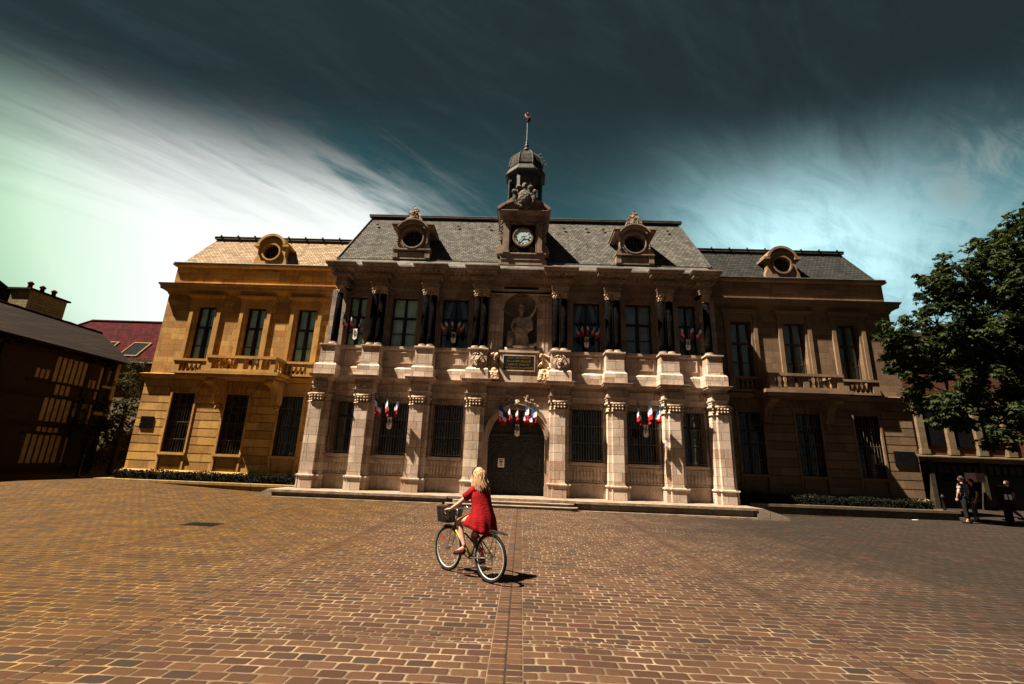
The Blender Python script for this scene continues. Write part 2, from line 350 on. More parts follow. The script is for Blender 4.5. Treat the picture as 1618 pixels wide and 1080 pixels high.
# ------------------------------------------------------------------ ground
def sm(a, b, x):
    t = max(0, min(1, (x - a) / (b - a))); return t * t * (3 - 2 * t)
def gh(x, y):
    pts = [(-40, .44), (-18, .42), (-10, .15), (0, .11), (9, .01), (18, .12), (40, .15)]
    h = pts[-1][1]
    if x <= pts[0][0]: h = pts[0][1]
    else:
        for (a, ha), (b, hb) in zip(pts, pts[1:]):
            if a <= x <= b: h = ha + (hb - ha) * sm(a, b, x); break
    return h * sm(-11.5, -3.6, y)
def paving():
    m, q, p = mat('sandstone_setts')
    pos = q.new('NewGeometry').outputs['Position']; x, y, z = q.sep(pos)
    # wobble the grid a little so that no joint is ruled
    w1 = q.noise(pos, .9, 3); w2 = q.noise(q.vm('ADD', pos, (31, 7, 3)), .9, 3); w3 = q.noise(pos, 7.0, 3)
    xs = q.m('ADD', x, q.m('MULTIPLY', q.m('SUBTRACT', w1, .5), .09))
    ys = q.m('ADD', y, q.m('ADD', q.m('MULTIPLY', q.m('SUBTRACT', w2, .5), .10), q.m('MULTIPLY', q.m('SUBTRACT', w3, .5), .012)))
    def cells(u, v, bw, bh, seed):
        row = q.m('FLOOR', q.m('DIVIDE', v, bh))
        wn = q.new('TexWhiteNoise', noise_dimensions='1D'); q.link(q.m('ADD', row, seed), wn.inputs['W'])
        off = q.m('ADD', q.m('MULTIPLY', q.m('FRACT', q.m('MULTIPLY', row, .5)), 1.0), q.m('MULTIPLY', wn.outputs['Value'], .34))
        uo = q.m('ADD', q.m('DIVIDE', u, bw), off); cell = q.m('FLOOR', uo)
        # vary each stone's length: shift the cell border
        fu = q.m('SUBTRACT', uo, cell)
        wv = q.new('TexWhiteNoise', noise_dimensions='2D'); q.link(q.xyz(q.m('ADD', cell, seed), row), wv.inputs['Vector'])
        eu = q.m('MULTIPLY', q.m('MINIMUM', fu, q.m('SUBTRACT', 1.0, fu)), bw)
        fv = q.m('FRACT', q.m('DIVIDE', v, bh)); ev = q.m('MULTIPLY', q.m('MINIMUM', fv, q.m('SUBTRACT', 1.0, fv)), bh)
        # rounded corner distance
        k = .035
        a = q.m('MAXIMUM', q.m('SUBTRACT', k, eu), 0.0); b = q.m('MAXIMUM', q.m('SUBTRACT', k, ev), 0.0)
        d = q.m('SUBTRACT', k, q.m('SQRT', q.m('ADD', q.m('MULTIPLY', a, a), q.m('MULTIPLY', b, b))))
        return d, wv.outputs['Value'], wv.outputs['Color']
    dA, rA, cA = cells(xs, ys, .245, .147, 0.0)
    dB, rB, cB = cells(xs, ys, .135, .098, 17.0)
    dC, rC, cC = cells(ys, xs, .105, .215, 41.0)
    # cross bands of small setts every 3.6 m, longitudinal strips (two stones wide) every 3.6 m
    fy = q.m('FRACT', q.m('DIVIDE', q.m('ADD', y, 16.90), 3.6)); bandB = q.m('LESS_THAN', fy, .196 / 3.6)
    xo = q.m('SUBTRACT', x, .165)
    fx = q.m('FRACT', q.m('ADD', q.m('DIVIDE', xo, 3.6), .5)); sx = q.m('MULTIPLY', q.m('SUBTRACT', fx, .5), 3.6)   # metres from strip centre
    asx = q.m('ABSOLUTE', sx); bandC = q.m('LESS_THAN', asx, .155)
    def pick(a, b, c, col=False):
        if col: return q.mix(bandC, q.mix(bandB, a, b), c)
        n = q.new('Mix', data_type='FLOAT'); q.put(n.inputs[0], bandB); q.put(n.inputs[2], a); q.put(n.inputs[3], b)
        n2 = q.new('Mix', data_type='FLOAT'); q.put(n2.inputs[0], bandC); q.put(n2.inputs[2], n.outputs[0]); q.put(n2.inputs[3], c)
        return n2.outputs[0]
    # strips: two columns of stones laid lengthwise across
    fyc = q.m('FRACT', q.m('DIVIDE', ys, .118)); evc = q.m('MULTIPLY', q.m('MINIMUM', fyc, q.m('SUBTRACT', 1.0, fyc)), .118)
    exc = q.m('MINIMUM', q.m('ABSOLUTE', sx), q.m('SUBTRACT', .155, asx))
    dC = q.m('MINIMUM', evc, exc)
    wc = q.new('TexWhiteNoise', noise_dimensions='2D'); q.link(q.xyz(q.m('FLOOR', q.m('DIVIDE', ys, .118)), q.m('ADD', q.m('SIGN', sx), q.m('FLOOR', q.m('ADD', q.m('DIVIDE', xo, 3.6), .5)))), wc.inputs['Vector'])
    d = pick(dA, dB, dC); r = pick(rA, rB, wc.outputs['Value']); rc = pick(cA, cB, wc.outputs['Color'], True); rc = q.sep(rc)
    d = q.m('ADD', d, q.m('MULTIPLY', q.m('SUBTRACT', q.noise(pos, 26, 4, .6), .5), .012))
    d = q.m('ADD', d, q.m('MULTIPLY', q.m('MAXIMUM', bandB, bandC), .003))
    joint = q.ramp(d, .006, .013, 1, 0)
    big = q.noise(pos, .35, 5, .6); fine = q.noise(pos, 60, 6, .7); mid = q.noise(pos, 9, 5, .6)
    tx = q.ramp(q.m('ADD', x, q.m('MULTIPLY', q.m('SUBTRACT', big, .5), 5)), -7.5, .5)       # golden light left, bright middle, edge darkening right put into the stone colour
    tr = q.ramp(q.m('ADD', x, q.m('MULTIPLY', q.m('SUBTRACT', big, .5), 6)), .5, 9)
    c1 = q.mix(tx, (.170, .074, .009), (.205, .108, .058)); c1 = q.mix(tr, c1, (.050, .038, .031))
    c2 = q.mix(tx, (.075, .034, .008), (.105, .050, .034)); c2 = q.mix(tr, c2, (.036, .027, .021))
    c = q.mix(r, c1, c2)
    c = q.mix(q.m('MULTIPLY', q.ramp(rc[1], .88, .95), .6), c, (.045, .042, .036))
    c = q.mix(q.m('MULTIPLY', q.ramp(rc[2], .92, .97), .4), c, (.20, .07, .045))
    c = q.mix(q.m('MULTIPLY', q.ramp(fine, .42, .7), .45), c, q.mix(.5, c, (.04, .028, .02)))
    c = q.mix(q.m('MULTIPLY', q.ramp(mid, .5, .8), .35), c, (.06, .036, .022))
    c = q.mix(q.m('MULTIPLY', q.ramp(big, .52, .8), .4), c, (.07, .042, .026))
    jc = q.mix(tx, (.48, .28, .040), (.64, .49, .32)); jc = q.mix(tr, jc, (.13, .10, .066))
    jc = q.mix(q.ramp(q.noise(pos, 1.7, 8, .70), .32, .60), jc, q.mix(.7, jc, (.04, .028, .016)))
    dk = q.m('MULTIPLY', q.m('LESS_THAN', asx, .012), 1.0)
    jc = q.mix(q.m('MULTIPLY', dk, .9), jc, (.02, .015, .01))
    wear = q.noise(q.vm('ADD', pos, (9, 3, 5)), .55, 7, .62, .4)
    c = q.mix(q.m('MULTIPLY', q.ramp(wear, .50, .74), .55), c, (.035, .024, .017))
    sp = q.new('TexVoronoi', feature='F1'); sp.inputs['Scale'].default_value = 1.6; q.link(pos, sp.inputs['Vector'])
    c = q.mix(q.m('MULTIPLY', q.ramp(q.m('ADD', sp.outputs['Distance'], q.m('MULTIPLY', mid, .08)), .10, .06), .6), c, (.02, .015, .012))
    c = q.mix(joint, c, jc)
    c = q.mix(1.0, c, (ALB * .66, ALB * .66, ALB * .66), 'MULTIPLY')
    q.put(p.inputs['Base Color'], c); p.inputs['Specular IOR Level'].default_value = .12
    q.put(p.inputs['Roughness'], q.ramp(fine, .2, .8, .7, .95))
    b = q.new('Bump'); b.inputs['Strength'].default_value = .8; b.inputs['Distance'].default_value = .012
    dome = q.ramp(d, 0, .03)
    h = q.m('ADD', q.m('ADD', q.m('MULTIPLY', dome, .8), q.m('MULTIPLY', fine, .35)), q.m('MULTIPLY', r, .35))
    q.link(h, b.inputs['Height']); q.link(b.outputs[0], p.inputs['Normal'])
    return m
M_pave = paving()
mb = MB()
xs = [-300, -120, -60, -40] + [-36 + i * 1.0 for i in range(73)] + [40, 60, 120, 300]
ys = [-200, -80, -40, -26] + [-20 + i * .5 for i in range(50)] + [6, 10, 20, 50, 120, 300]
mb.add([(x, y, gh(x, y)) for y in ys for x in xs], [(j * len(xs) + i, j * len(xs) + i + 1, (j + 1) * len(xs) + i + 1, (j + 1) * len(xs) + i) for j in range(len(ys) - 1) for i in range(len(xs) - 1)])
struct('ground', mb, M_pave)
# terrace and the steps before the door
mb = MB(); mb.box(-9.45, 9.55, -3.12, -.4, -.1, .33); mb.use(M_terr)
TR = MB()
TR.use(M_step).box(-9.45, -2.6, -3.16, -.4, -.2, .335).box(2.42, 9.2, -3.16, -.4, -.2, .335).box(-2.6, 2.42, -3.1, -.4, -.2, .335)
TR.use(M_terr).box(-9.5, -2.6, -3.32, -.3, .335, .425).box(2.42, 9.25, -3.32, -.3, .335, .425).box(-2.6, 2.42, -3.22, -.3, .335, .425)
TR.use(M_terr).box(-9.4, -2.75, -3.42, -3.1, -.1, .17).box(2.6, 9.2, -3.42, -3.1, -.1, .09)
struct('terrace', TR)
def step(x0, x1, yf, yb, z0, z1, name):
    mb = MB(); pts = [(x0, yb)]; r = .28
    for i in range(7):
        a = math.pi + i / 6 * math.pi / 2; pts.append((x0 + r + r * math.cos(a), yf + r + r * math.sin(a)))
    for i in range(7):
        a = 1.5 * math.pi + i / 6 * math.pi / 2; pts.append((x1 - r + r * math.cos(a), yf + r + r * math.sin(a)))
    pts.append((x1, yb)); n = len(pts)
    mb.use(M_step).add([(a, b, z0) for a, b in pts] + [(a, b, z1 - .02) for a, b in pts], [(i, (i + 1) % n, n + (i + 1) % n, n + i) for i in range(n)])
    cx = (x0 + x1) / 2
    mb.use(M_terr).add([(a, b - (.015 if b < yb else 0), z1 - .02) for a, b in pts] + [(a, b - (.015 if b < yb else 0), z1) for a, b in pts], [(i, (i + 1) % n, n + (i + 1) % n, n + i) for i in range(n)] + [tuple(range(n, 2 * n))])
    struct(name, mb)
step(-2.35, 2.32, -3.62, -3.2, 0, .322, 'step'); step(-2.6, 2.42, -3.95, -3.5, 0, .218, 'step')
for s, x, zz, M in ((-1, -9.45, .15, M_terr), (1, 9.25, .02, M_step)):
    mb = MB(); w = 1.2 if s > 0 else .75
    pr = [(x, -.2), (x, .425)]
    for i in range(9):
        t = i / 8; pr.append((x + s * (.25 + t * (w - .25)), .42 - .30 * (t ** .8) + .03 * math.sin(t * math.pi)))
    pr.append((x + s * w, -.2))
    mb.prism(pr if s > 0 else pr[::-1], -3.3, -1.5)
    t = mb.build('terrace_end_block', M, None, label='stone block curving down at the %s end of the terrace' % ('left, sunlit' if s < 0 else 'right, dark'), cat='stone block')
# ------------------------------------------------------------------ town hall
HALL = empty('town_hall', (0, 0, .42), 'three-part stone town hall with slate mansard roofs, black columns and a clock lantern', 'town hall')
def part(mb, name, m=None, par=None, smooth=False, **kw): return mb.build(name, m, par or HALL, smooth, **kw)
def wall_open(mb, x0, x1, z0, z1, yf, yb, ops):
    """wall slab with rectangular openings (xa, xb, za, zb), sorted by x"""
    cur = x0
    for xa, xb, za, zb in sorted(ops):
        if xa > cur: mb.box(cur, xa, yf, yb, z0, z1)
        if za > z0: mb.box(xa, xb, yf, yb, z0, za)
        if zb < z1: mb.box(xa, xb, yf, yb, zb, z1)
        cur = xb
    if x1 > cur: mb.box(cur, x1, yf, yb, z0, z1)
    return mb
def corn(z0, z1, out, back=.2):
    h = z1 - z0
    return [(-back, z0), (0, z0), (out * .12, z0 + h * .02), (out * .22, z0 + h * .22), (out * .42, z0 + h * .34), (out * .45, z0 + h * .46), (out * .86, z0 + h * .52), (out * .88, z0 + h * .74), (out * .97, z0 + h * .80), (out, z0 + h * .93), (out, z1), (-back, z1)]
def fascia(z0, z1, out, back=.2):
    h = z1 - z0
    return [(-back, z0), (0, z0), (0, z0 + h * .38), (out * .4, z0 + h * .40), (out * .4, z0 + h * .78), (out, z0 + h * .84), (out, z1), (-back, z1)]
CP = [-8.80, -6.76, -4.33, -1.84, 1.84, 4.33, 6.76, 8.80]       # pilaster centres
def res(cs, hw, yf, yb, xe, y_end=.0):
    P = [(-xe, y_end), (-xe, yf)]
    for i, c in enumerate(cs):
        if i > 0: P += [(c - hw, yb), (c - hw, yf)]
        if i < len(cs) - 1: P += [(c + hw, yf), (c + hw, yb)]
    P += [(xe, yf), (xe, y_end)]
    return P
# ---- carcass
mb = MB(); mb.use(M_dark).box(-9.0, 9.0, .1, 9, .42, 11.0).box(-18.0, -9.0, .9, 9, .42, 10.8).box(9.0, 18.0, .9, 9, .42, 10.8)
part(mb, 'interior', M_dark)
mb = MB()
OG = [(-8.27, -7.30), (-6.24, -4.86), (-3.80, -2.42)]; OG = OG + [(-b, -a) for a, b in OG[::-1]]
OU = [(-8.37, -7.49), (-6.25, -5.0), (-3.79, -2.51)]; OU = OU + [(-b, -a) for a, b in OU[::-1]]
wall_open(mb, -9.1, -1.55, .42, 5.0, -1.30, -.55, [(a, b, 1.88, 4.22) for a, b in OG[:3]])
wall_open(mb, 1.55, 9.1, .42, 5.0, -1.30, -.55, [(a, b, 1.88, 4.22) for a, b in OG[3:]])
mb.box(-9.1, -8.8, -.55, 9, .42, 11).box(8.8, 9.1, -.55, 9, .42, 11).box(-8.8, 8.8, 8.7, 9, .42, 11)
part(mb, 'wall', M_cen)
# portal wall with basket arch
def arch_z(x): 
    pts = [(0, 4.13), (.35, 4.06), (.70, 3.86), (1.0, 3.52), (1.17, 3.15), (1.25, 2.85)]; x = abs(x)
    for (a, za), (b, zb) in zip(pts, pts[1:]):
        if x <= b: return za + (zb - za) * (x - a) / (b - a)
    return 2.85
AX = [-1.25, -1.17, -1.0, -.70, -.35, 0, .35, .70, 1.0, 1.17, 1.25]
mb = MB(); mb.box(-1.55, -1.25, -1.40, -.55, .42, 5.0).box(1.25, 1.55, -1.40, -.55, .42, 5.0)
for a, b in zip(AX, AX[1:]): mb.prism([(a, arch_z(a)), (b, arch_z(b)), (b, 5.0), (a, 5.0)], -1.40, -.55)
part(mb, 'portal_wall', M_cen)
mb = MB()      # moulded door surround
def arch_band(mb, w0, w1, yf, yb):
    pin = [(-1.25 - w0, .42)] + [(x * (1 + w0 / 1.3), arch_z(x) + w0 * (1 - abs(x) / 2.2)) for x in AX] + [(1.25 + w0, .42)]
    pout = [(-1.25 - w1, .42)] + [(x * (1 + w1 / 1.3), arch_z(x) + w1 * (1 - abs(x) / 2.2)) for x in AX] + [(1.25 + w1, .42)]
    for i in range(len(pin) - 1): mb.prism([pin[i], pin[i + 1], pout[i + 1], pout[i]], yf, yb)
arch_band(mb, .0, .08, -1.50, -1.38); arch_band(mb, .083, .16, -1.58, -1.38); arch_band(mb, .163, .21, -1.66, -1.38)
mb.box(-1.50, -1.24, -1.70, -1.39, .423, .85).box(1.24, 1.50, -1.70, -1.39, .423, .85).box(-1.49, -1.25, -1.66, -1.39, .853, .95).box(1.25, 1.49, -1.66, -1.39, .853, .95)
part(mb, 'door_surround', M_ctrim)
# ---- door leaves
for s in (-1, 1):
    L = MB(); L.box(min(s * .03, s * 1.24), max(s * .03, s * 1.24), -1.02, -.93, .43, 2.90)
    def fr(x0, x1, z0, z1, t=.045, y=-1.055):
        L.box(x0, x1, y, -1.02, z0, z0 + t).box(x0, x1, y, -1.02, z1 - t, z1).box(x0, x0 + t, y, -1.02, z0 + t, z1 - t).box(x1 - t, x1, y, -1.02, z0 + t, z1 - t)
    xa, xb = (s * .16, s * 1.14) if s > 0 else (s * 1.14, s * .16)
    fr(xa, xb, 1.33, 2.30); fr(xa, xb, 2.36, 2.84); L.box(xa - .08, xa - .03, -1.05, -1.02, .5, 2.86).box(xb + .03, xb + .08, -1.05, -1.02, .5, 2.86)
    for k in range(2):
        w = (xb - xa) / 2; fr(xa + k * w + .04, xa + (k + 1) * w - .04, .78, 1.22, .035); fr(xa + k * w + .12, xa + (k + 1) * w - .12, .87, 1.13, .03, -1.06)
        L.ball((xa + (k + .5) * w, -1.03, 1.0), .06, .03, .08, 8, 5)
    cx = (xa + xb) / 2; oc = []
    for (r0, r1, y) in ((.36, .40, -1.085), (.30, .33, -1.065)):
        for i in range(8):
            a0 = (i + .5) * math.pi / 4; a1 = (i + 1.5) * math.pi / 4
            L.prism([(cx + r0 * math.cos(a0), 1.82 + r0 * 1.1 * math.sin(a0)), (cx + r0 * math.cos(a1), 1.82 + r0 * 1.1 * math.sin(a1)), (cx + r1 * math.cos(a1), 1.82 + r1 * 1.1 * math.sin(a1)), (cx + r1 * math.cos(a0), 1.82 + r1 * 1.1 * math.sin(a0))], y, -1.02)
    for i in range(26):
        a = random.uniform(0, 6.28); L.ball((cx + random.uniform(-.4, .4), -1.03, 2.60 + random.uniform(-.16, .16)), .05, .035, .04, 6, 4)
    for i in range(14): L.ball((xa + .07 + i * (xb - xa - .14) / 13, -1.04, 1.38), .025, .02, .025, 6, 4).ball((xa + .06, -1.04, 1.42 + i * .065), .022, .02, .022, 6, 4).ball((xb - .06, -1.04, 1.42 + i * .065), .022, .02, .022, 6, 4)
    leaf = part(L, 'door_leaf', M_wood)
    H = MB(); H.tube([(cx + s * 0 + (.36 if s > 0 else .5) - .0, -1.12, 1.45), (cx + (.40 if s > 0 else .5), -1.13, 1.52), (cx + (.40 if s > 0 else .5), -1.13, 1.98)], .016, 6)
    if s > 0: part(H, 'door_handle', plain('brass', (.75, .62, .40), .3, .9), leaf)
mb = MB(); mb.box(-.03, .03, -1.09, -.93, .43, 2.9).box(-1.24, 1.24, -1.10, -.93, 2.90, 3.02)
for a, b in zip(AX, AX[1:]): mb.prism([(a, 3.02), (b, 3.02), (b, max(3.03, arch_z(b) + .03)), (a, max(3.03, arch_z(a) + .03))], -1.0, -.93)
for R in (.42, .50):
    for c in (-.56, .56):
        for i in range(10):
            a0 = math.pi * i / 10; a1 = math.pi * (i + 1) / 10
            mb.prism([(c + R * math.cos(a0), 3.08 + R * 1.1 * math.sin(a0)), (c + R * math.cos(a1), 3.08 + R * 1.1 * math.sin(a1)), (c + (R + .03) * math.cos(a1), 3.08 + (R + .03) * 1.1 * math.sin(a1)), (c + (R + .03) * math.cos(a0), 3.08 + (R + .03) * 1.1 * math.sin(a0))], -1.04, -.99)
for c in (-.56, .56):
    for i in range(16): mb.ball((c + random.uniform(-.3, .3), -1.0, 3.13 + random.uniform(0, .34)), .05, .04, .04, 6, 4)
part(mb, 'tympanum', M_wood)
# ornament above the arch
mb = MB()
for s in (-1, 1):
    for k in range(26):
        t = k / 25; a = t * 5.0
        mb.ball((s * (.30 + .55 * t + .09 * math.sin(a * 3)), -1.5 + .02 * math.cos(a * 5), 4.30 + .30 * (1 - t) + .10 * math.sin(a * 2.3)), .055, .05, .05, 6, 4, .3)
    mb.tube([(s * (.45 + .16 * math.cos(a)), -1.47, 4.62 + .16 * math.sin(a)) for a in [i * .6 for i in range(9)]], .03, 6)
mb.ball((0, -1.5, 4.35), .13, .1, .16, 8, 6, .2)
part(mb, 'carved_cartouche', M_carv)
# ---- ground-floor order
for i, c in enumerate(CP):
    mb = MB()
    mb.box(c - .235, c + .235, -2.0, -1.2, 1.03, 4.05).box(c - .40, c + .40, -1.84, -1.2, 1.03, 4.05)
    mb.sweep([(c - .40, -1.2), (c - .40, -1.84), (c - .235, -1.84), (c - .235, -2.0), (c + .235, -2.0), (c + .235, -1.84), (c + .40, -1.84), (c + .40, -1.2)], [(-.1, .42), (.06, .42), (.06, .90), (.10, .93), (.10, .98), (.03, 1.0), (.03, 1.04), (-.1, 1.04)])
    if i == 0: mb.box(-9.1, c - .40, -1.9, -1.2, .42, 4.05)
    if i == 7: mb.box(c + .40, 9.1, -1.9, -1.2, .42, 4.05)
    pil = part(mb, 'pilaster', M_cen)
    mb = MB()
    P = [(c - .40, -1.2), (c - .40, -1.84), (c - .235, -1.84), (c - .235, -2.0), (c + .235, -2.0), (c + .235, -1.84), (c + .40, -1.84), (c + .40, -1.2)]
    mb.sweep(P, [(-.1, 4.05), (.045, 4.05), (.045, 4.09), (.01, 4.10), (.02, 4.32), (.08, 4.36), (.08, 4.45), (-.1, 4.45)])
    for (xa, y) in ((c - .20, -2.03), (c - .07, -2.03), (c + .07, -2.03), (c + .20, -2.03), (c - .36, -1.87), (c + .36, -1.87)):
        mb.ball((xa, y - .02, 4.17), .055, .05, .055, 7, 5, .12); mb.ball((xa, y - .045, 4.30), .05, .05, .04, 7, 5, .12)
        mb.ball((xa + .04, y - .01, 4.235), .04, .035, .05, 6, 4, .15)
    part(mb, 'capital', M_carv, pil, True)
P = res(CP, .43, -2.03, -1.42, 9.0)
mb = MB()
mb.sweep(P, fascia(4.45, 4.68, .05, .5)); part(mb, 'architrave', M_ctrim)
mb = MB(); mb.sweep(P, [(-.5, 4.68), (-.01, 4.68), (-.01, 5.0), (-.5, 5.0)]); part(mb, 'frieze', M_ctrim)
mb = MB(); mb.sweep(P, corn(5.06, 5.28, .22, .6)); part(mb, 'cornice', M_ctrim)
mb = MB(); mb.sweep(P, [(-.4, 5.001), (.005, 5.001), (.005, 5.059), (-.4, 5.059)])
for (a, b) in zip(P[1:-2], P[2:-1]):
    if abs(a[1] - b[1]) < 1e-6 and b[0] > a[0]:
        n = int((b[0] - a[0]) / .085)
        for k in range(n): x = a[0] + (k + .5) * (b[0] - a[0]) / n; mb.box(x - .024, x + .024, a[1] - .075, a[1], 5.002, 5.06)
part(mb, 'dentil_band', M_ctrim)
mb = MB()      # carved frieze panels at the side bays
for (x0, x1, y) in [(-9.1, -8.46, -2.05), (-7.10, -6.42, -2.05), (6.42, 7.10, -2.05), (8.46, 9.1, -2.05), (-8.40, -8.0, -1.44), (-7.4, -7.15, -1.44), (4.72, 5.0, -1.44), (6.1, 6.38, -1.44), (7.15, 7.4, -1.44), (8.1, 8.42, -1.44)]:
    mb.box(x0, x1, y - .015, y, 4.70, 4.98)
    for k in range(int((x1 - x0) * 42)): mb.ball((random.uniform(x0 + .03, x1 - .03), y - .02, random.uniform(4.74, 4.95)), .045, .04, .035, 6, 4, .3)
part(mb, 'carved_frieze', M_carv)
# ---- ground-floor bays: sill panels, relief balusters, windows, grilles
M_pane_d = plain('dark_pane', (.015, .016, .017), .12)
def window(xc, hw, z0, z1, y, fm, cm, tr=.66, mull=True, bars=1, par=None, gap=.12, label=None):
    f = MB(); t = .07
    f.box(xc - hw, xc - hw + t, y - .05, y + .05, z0, z1).box(xc + hw - t, xc + hw, y - .05, y + .05, z0, z1).box(xc - hw + t, xc + hw - t, y - .05, y + .05, z0, z0 + t).box(xc - hw + t, xc + hw - t, y - .05, y + .05, z1 - t, z1)
    zt = z0 + (z1 - z0) * tr
    f.box(xc - hw + t, xc + hw - t, y - .06, y + .045, zt - .05, zt + .05); f.box(xc - .055, xc + .055, y - .07, y + .048, z0 + t, zt - .05); f.box(xc - .04, xc + .04, y - .05, y + .04, zt + .05, z1 - t)
    for k in range(bars):
        zz = z0 + (zt - z0) * (k + 1) / (bars + 1); f.box(xc - hw + t, xc - .055, y - .03, y + .03, zz - .02, zz + .02).box(xc + .055, xc + hw - t, y - .03, y + .03, zz - .02, zz + .02)
    w = f.build('window', fm, par or HALL, label=label)
    p = MB(); p.add([(xc - hw + .02, y + .01, z0 + .02), (xc + hw - .02, y + .01, z0 + .02), (xc + hw - .02, y + .01, z1 - .02), (xc - hw + .02, y + .01, z1 - .02)], [(0, 1, 2, 3)]); p.build('pane', M_glass, w)
    if cm:
        for s in (-1, 1):
            c = MB(); n = 40; rows = []
            for z, kk in ((z0, 1.0), (z0 + (z1 - z0) * .5, .97), (z1, 1.0)):
                rr = []
                for i in range(n + 1):
                    u = i / n; x = xc + s * (gap * (1.0 if z < z1 else .3) * hw + u * kk * hw * (1 - gap)); rr.append((x, y + .16 + .035 * math.sin(u * 34 + xc * 7 + .6 * math.sin(u * 9)) , z))
                rows.append(rr)
            c.rings(rows, False, False).build('curtain', cm, w, True)
    return w
for bi, (a, b) in enumerate(OG):
    c = (a + b) / 2; hw = (b - a) / 2
    wide = [(-8.32, -7.24), (-6.28, -4.81), (-3.85, -2.32)]; wide = (wide + [(-q, -p_) for p_, q in wide[::-1]])[bi]
    mb = MB(); mb.box(a, b, -1.0, -.6, 1.75, 1.88)
    mb.sweep([(wide[0], -1.30), (wide[1], -1.30)], [(-.2, .42), (.06, .42), (.06, .95), (.11, .97), (.11, 1.03), (-.2, 1.03)])
    mb.sweep([(wide[0], -1.30), (wide[1], -1.30)], [(-.2, 1.78), (.02, 1.78), (.10, 1.82), (.10, 1.90), (-.2, 1.90)])
    # window surround
    mb.box(a - .09, a - .003, -1.36, -1.28, 1.90, 4.32).box(b + .003, b + .09, -1.36, -1.28, 1.90, 4.32).box(a - .003, b + .003, -1.36, -1.28, 4.223, 4.32)
    part(mb, 'window_sill', M_ctrim)
    mb = MB(); n = max(5, int((b - a) / .14)); x0, x1 = a + .04, b - .04
    mb.box(a - .02, b + .02, -1.335, -1.30, 1.06, 1.12).box(a - .02, b + .02, -1.335, -1.30, 1.66, 1.72)
    for k in range(n):
        x = x0 + (k + .5) * (x1 - x0) / n
        mb.lathe((x, -1.30, 1.12), [(.035, 0), (.04, .05), (.022, .09), (.05, .2), (.05, .26), (.024, .44), (.038, .49), (.038, .54)], 8)
    part(mb, 'baluster_relief', M_ctrim)
    window(c, hw + .02, 1.88, 4.24, -.72, M_wframe, M_curt_d if bi in (0, 5) else None, .72)
    gr = MB(); n = int((b - a + .16) / .115)
    for k in range(n + 1):
        x = a - .06 + k * (b - a + .12) / n
        gr.tube([(x, -1.42, 1.93), (x, -1.42, 4.15), (x, -1.45, 4.26), (x, -1.56, 4.33), (x, -1.60, 4.40)], [.013, .013, .013, .011, .003], 5)
    for z in (1.99, 2.72, 3.44, 4.16): gr.box(a - .10, b + .10, -1.435, -1.405, z - .014, z + .014)
    for x in (a - .085, b + .085):
        for z in (2.72, 3.44, 4.16): gr.box(x - .012, x + .012, -1.44, -1.29, z - .012, z + .012)
    part(gr, 'window_grille', M_iron)
# ---- upper storey
mb = MB()
wall_open(mb, -9.0, -1.5, 5.2, 10.7, -.95, -.55, [(a, b, 6.80, 9.38) for a, b in OU[:3]])
part(mb, 'wall', M_dim); mb = MB()
wall_open(mb, 1.5, 9.0, 5.2, 10.7, -.95, -.55, [(a, b, 6.80, 9.38) for a, b in OU[3:]])
part(mb, 'wall', M_dim)
for c in CP:       # wall piers behind the columns
    if abs(c) > 2: part(MB().box(c - .36, c + .36, -1.15, -.95, 6.7, 9.62), 'wall_pier', M_dim)
# niche wall
NX = [-.80 * math.cos(math.pi * i / 16) for i in range(17)]
mb = MB(); mb.box(-1.5, -.80, -1.12, -.2, 5.2, 10.7).box(.80, 1.5, -1.12, -.2, 5.2, 10.7).box(-.80, .80, -1.12, -.2, 5.2, 6.78)
for a, b in zip(NX, NX[1:]):
    za = 8.90 + math.sqrt(max(0, .64 - a * a)); zb = 8.90 + math.sqrt(max(0, .64 - b * b)); mb.prism([(a, za), (b, zb), (b, 10.7), (a, 10.7)], -1.12, -.2)
part(mb, 'wall', M_cen)
mb = MB(); rs = []
for z in (6.78, 7.5, 8.2, 8.90): rs.append([(-.81 * math.cos(math.pi * i / 20), -1.10 + .72 * math.sin(math.pi * i / 20), z) for i in range(21)])
for j in range(1, 9):
    t = j / 8 * math.pi / 2; r = .81 * math.cos(t) + .001; rs.append([(-r * math.cos(math.pi * i / 20), -1.10 + .72 / .81 * r * math.sin(math.pi * i / 20), 8.90 + .81 * math.sin(t)) for i in range(21)])
mb.rings(rs, False, False); mb.tube([(-.86, -1.14, 8.86), (-.62, -1.0, 8.72), (-.3, -.7, 8.66), (.3, -.7, 8.66), (.62, -1.0, 8.72), (.86, -1.14, 8.86)], .035, 6)
part(mb, 'niche', M_niche, smooth=True)
mb = MB()
for s in (-1, 1):
    c = s * 1.18; mb.box(c - .15, c - .02, -1.20, -1.12, 6.80, 9.25).box(c + .02, c + .15, -1.20, -1.12, 6.80, 9.25)
    mb.box(c - .29, c + .29, -1.155, -1.12, 6.80, 9.25).box(c - .32, c + .32, -1.24, -1.12, 6.62, 6.80).box(c - .32, c + .32, -1.26, -1.12, 9.54, 9.62)
part(mb, 'pilaster', M_cen)
mb = MB()
for s in (-1, 1):
    c = s * 1.18; mb.box(c - .27, c + .27, -1.20, -1.12, 9.27, 9.54)
    for k in range(22): mb.ball((c + random.uniform(-.25, .25), -1.21, random.uniform(9.29, 9.52)), .045, .04, .045, 6, 4, .3)
part(mb, 'capital', M_carv)
mb = MB(); mb.box(-.83, .83, -1.15, -1.12, 9.90, 10.16); part(mb, 'dark_inscription_panel', M_black)
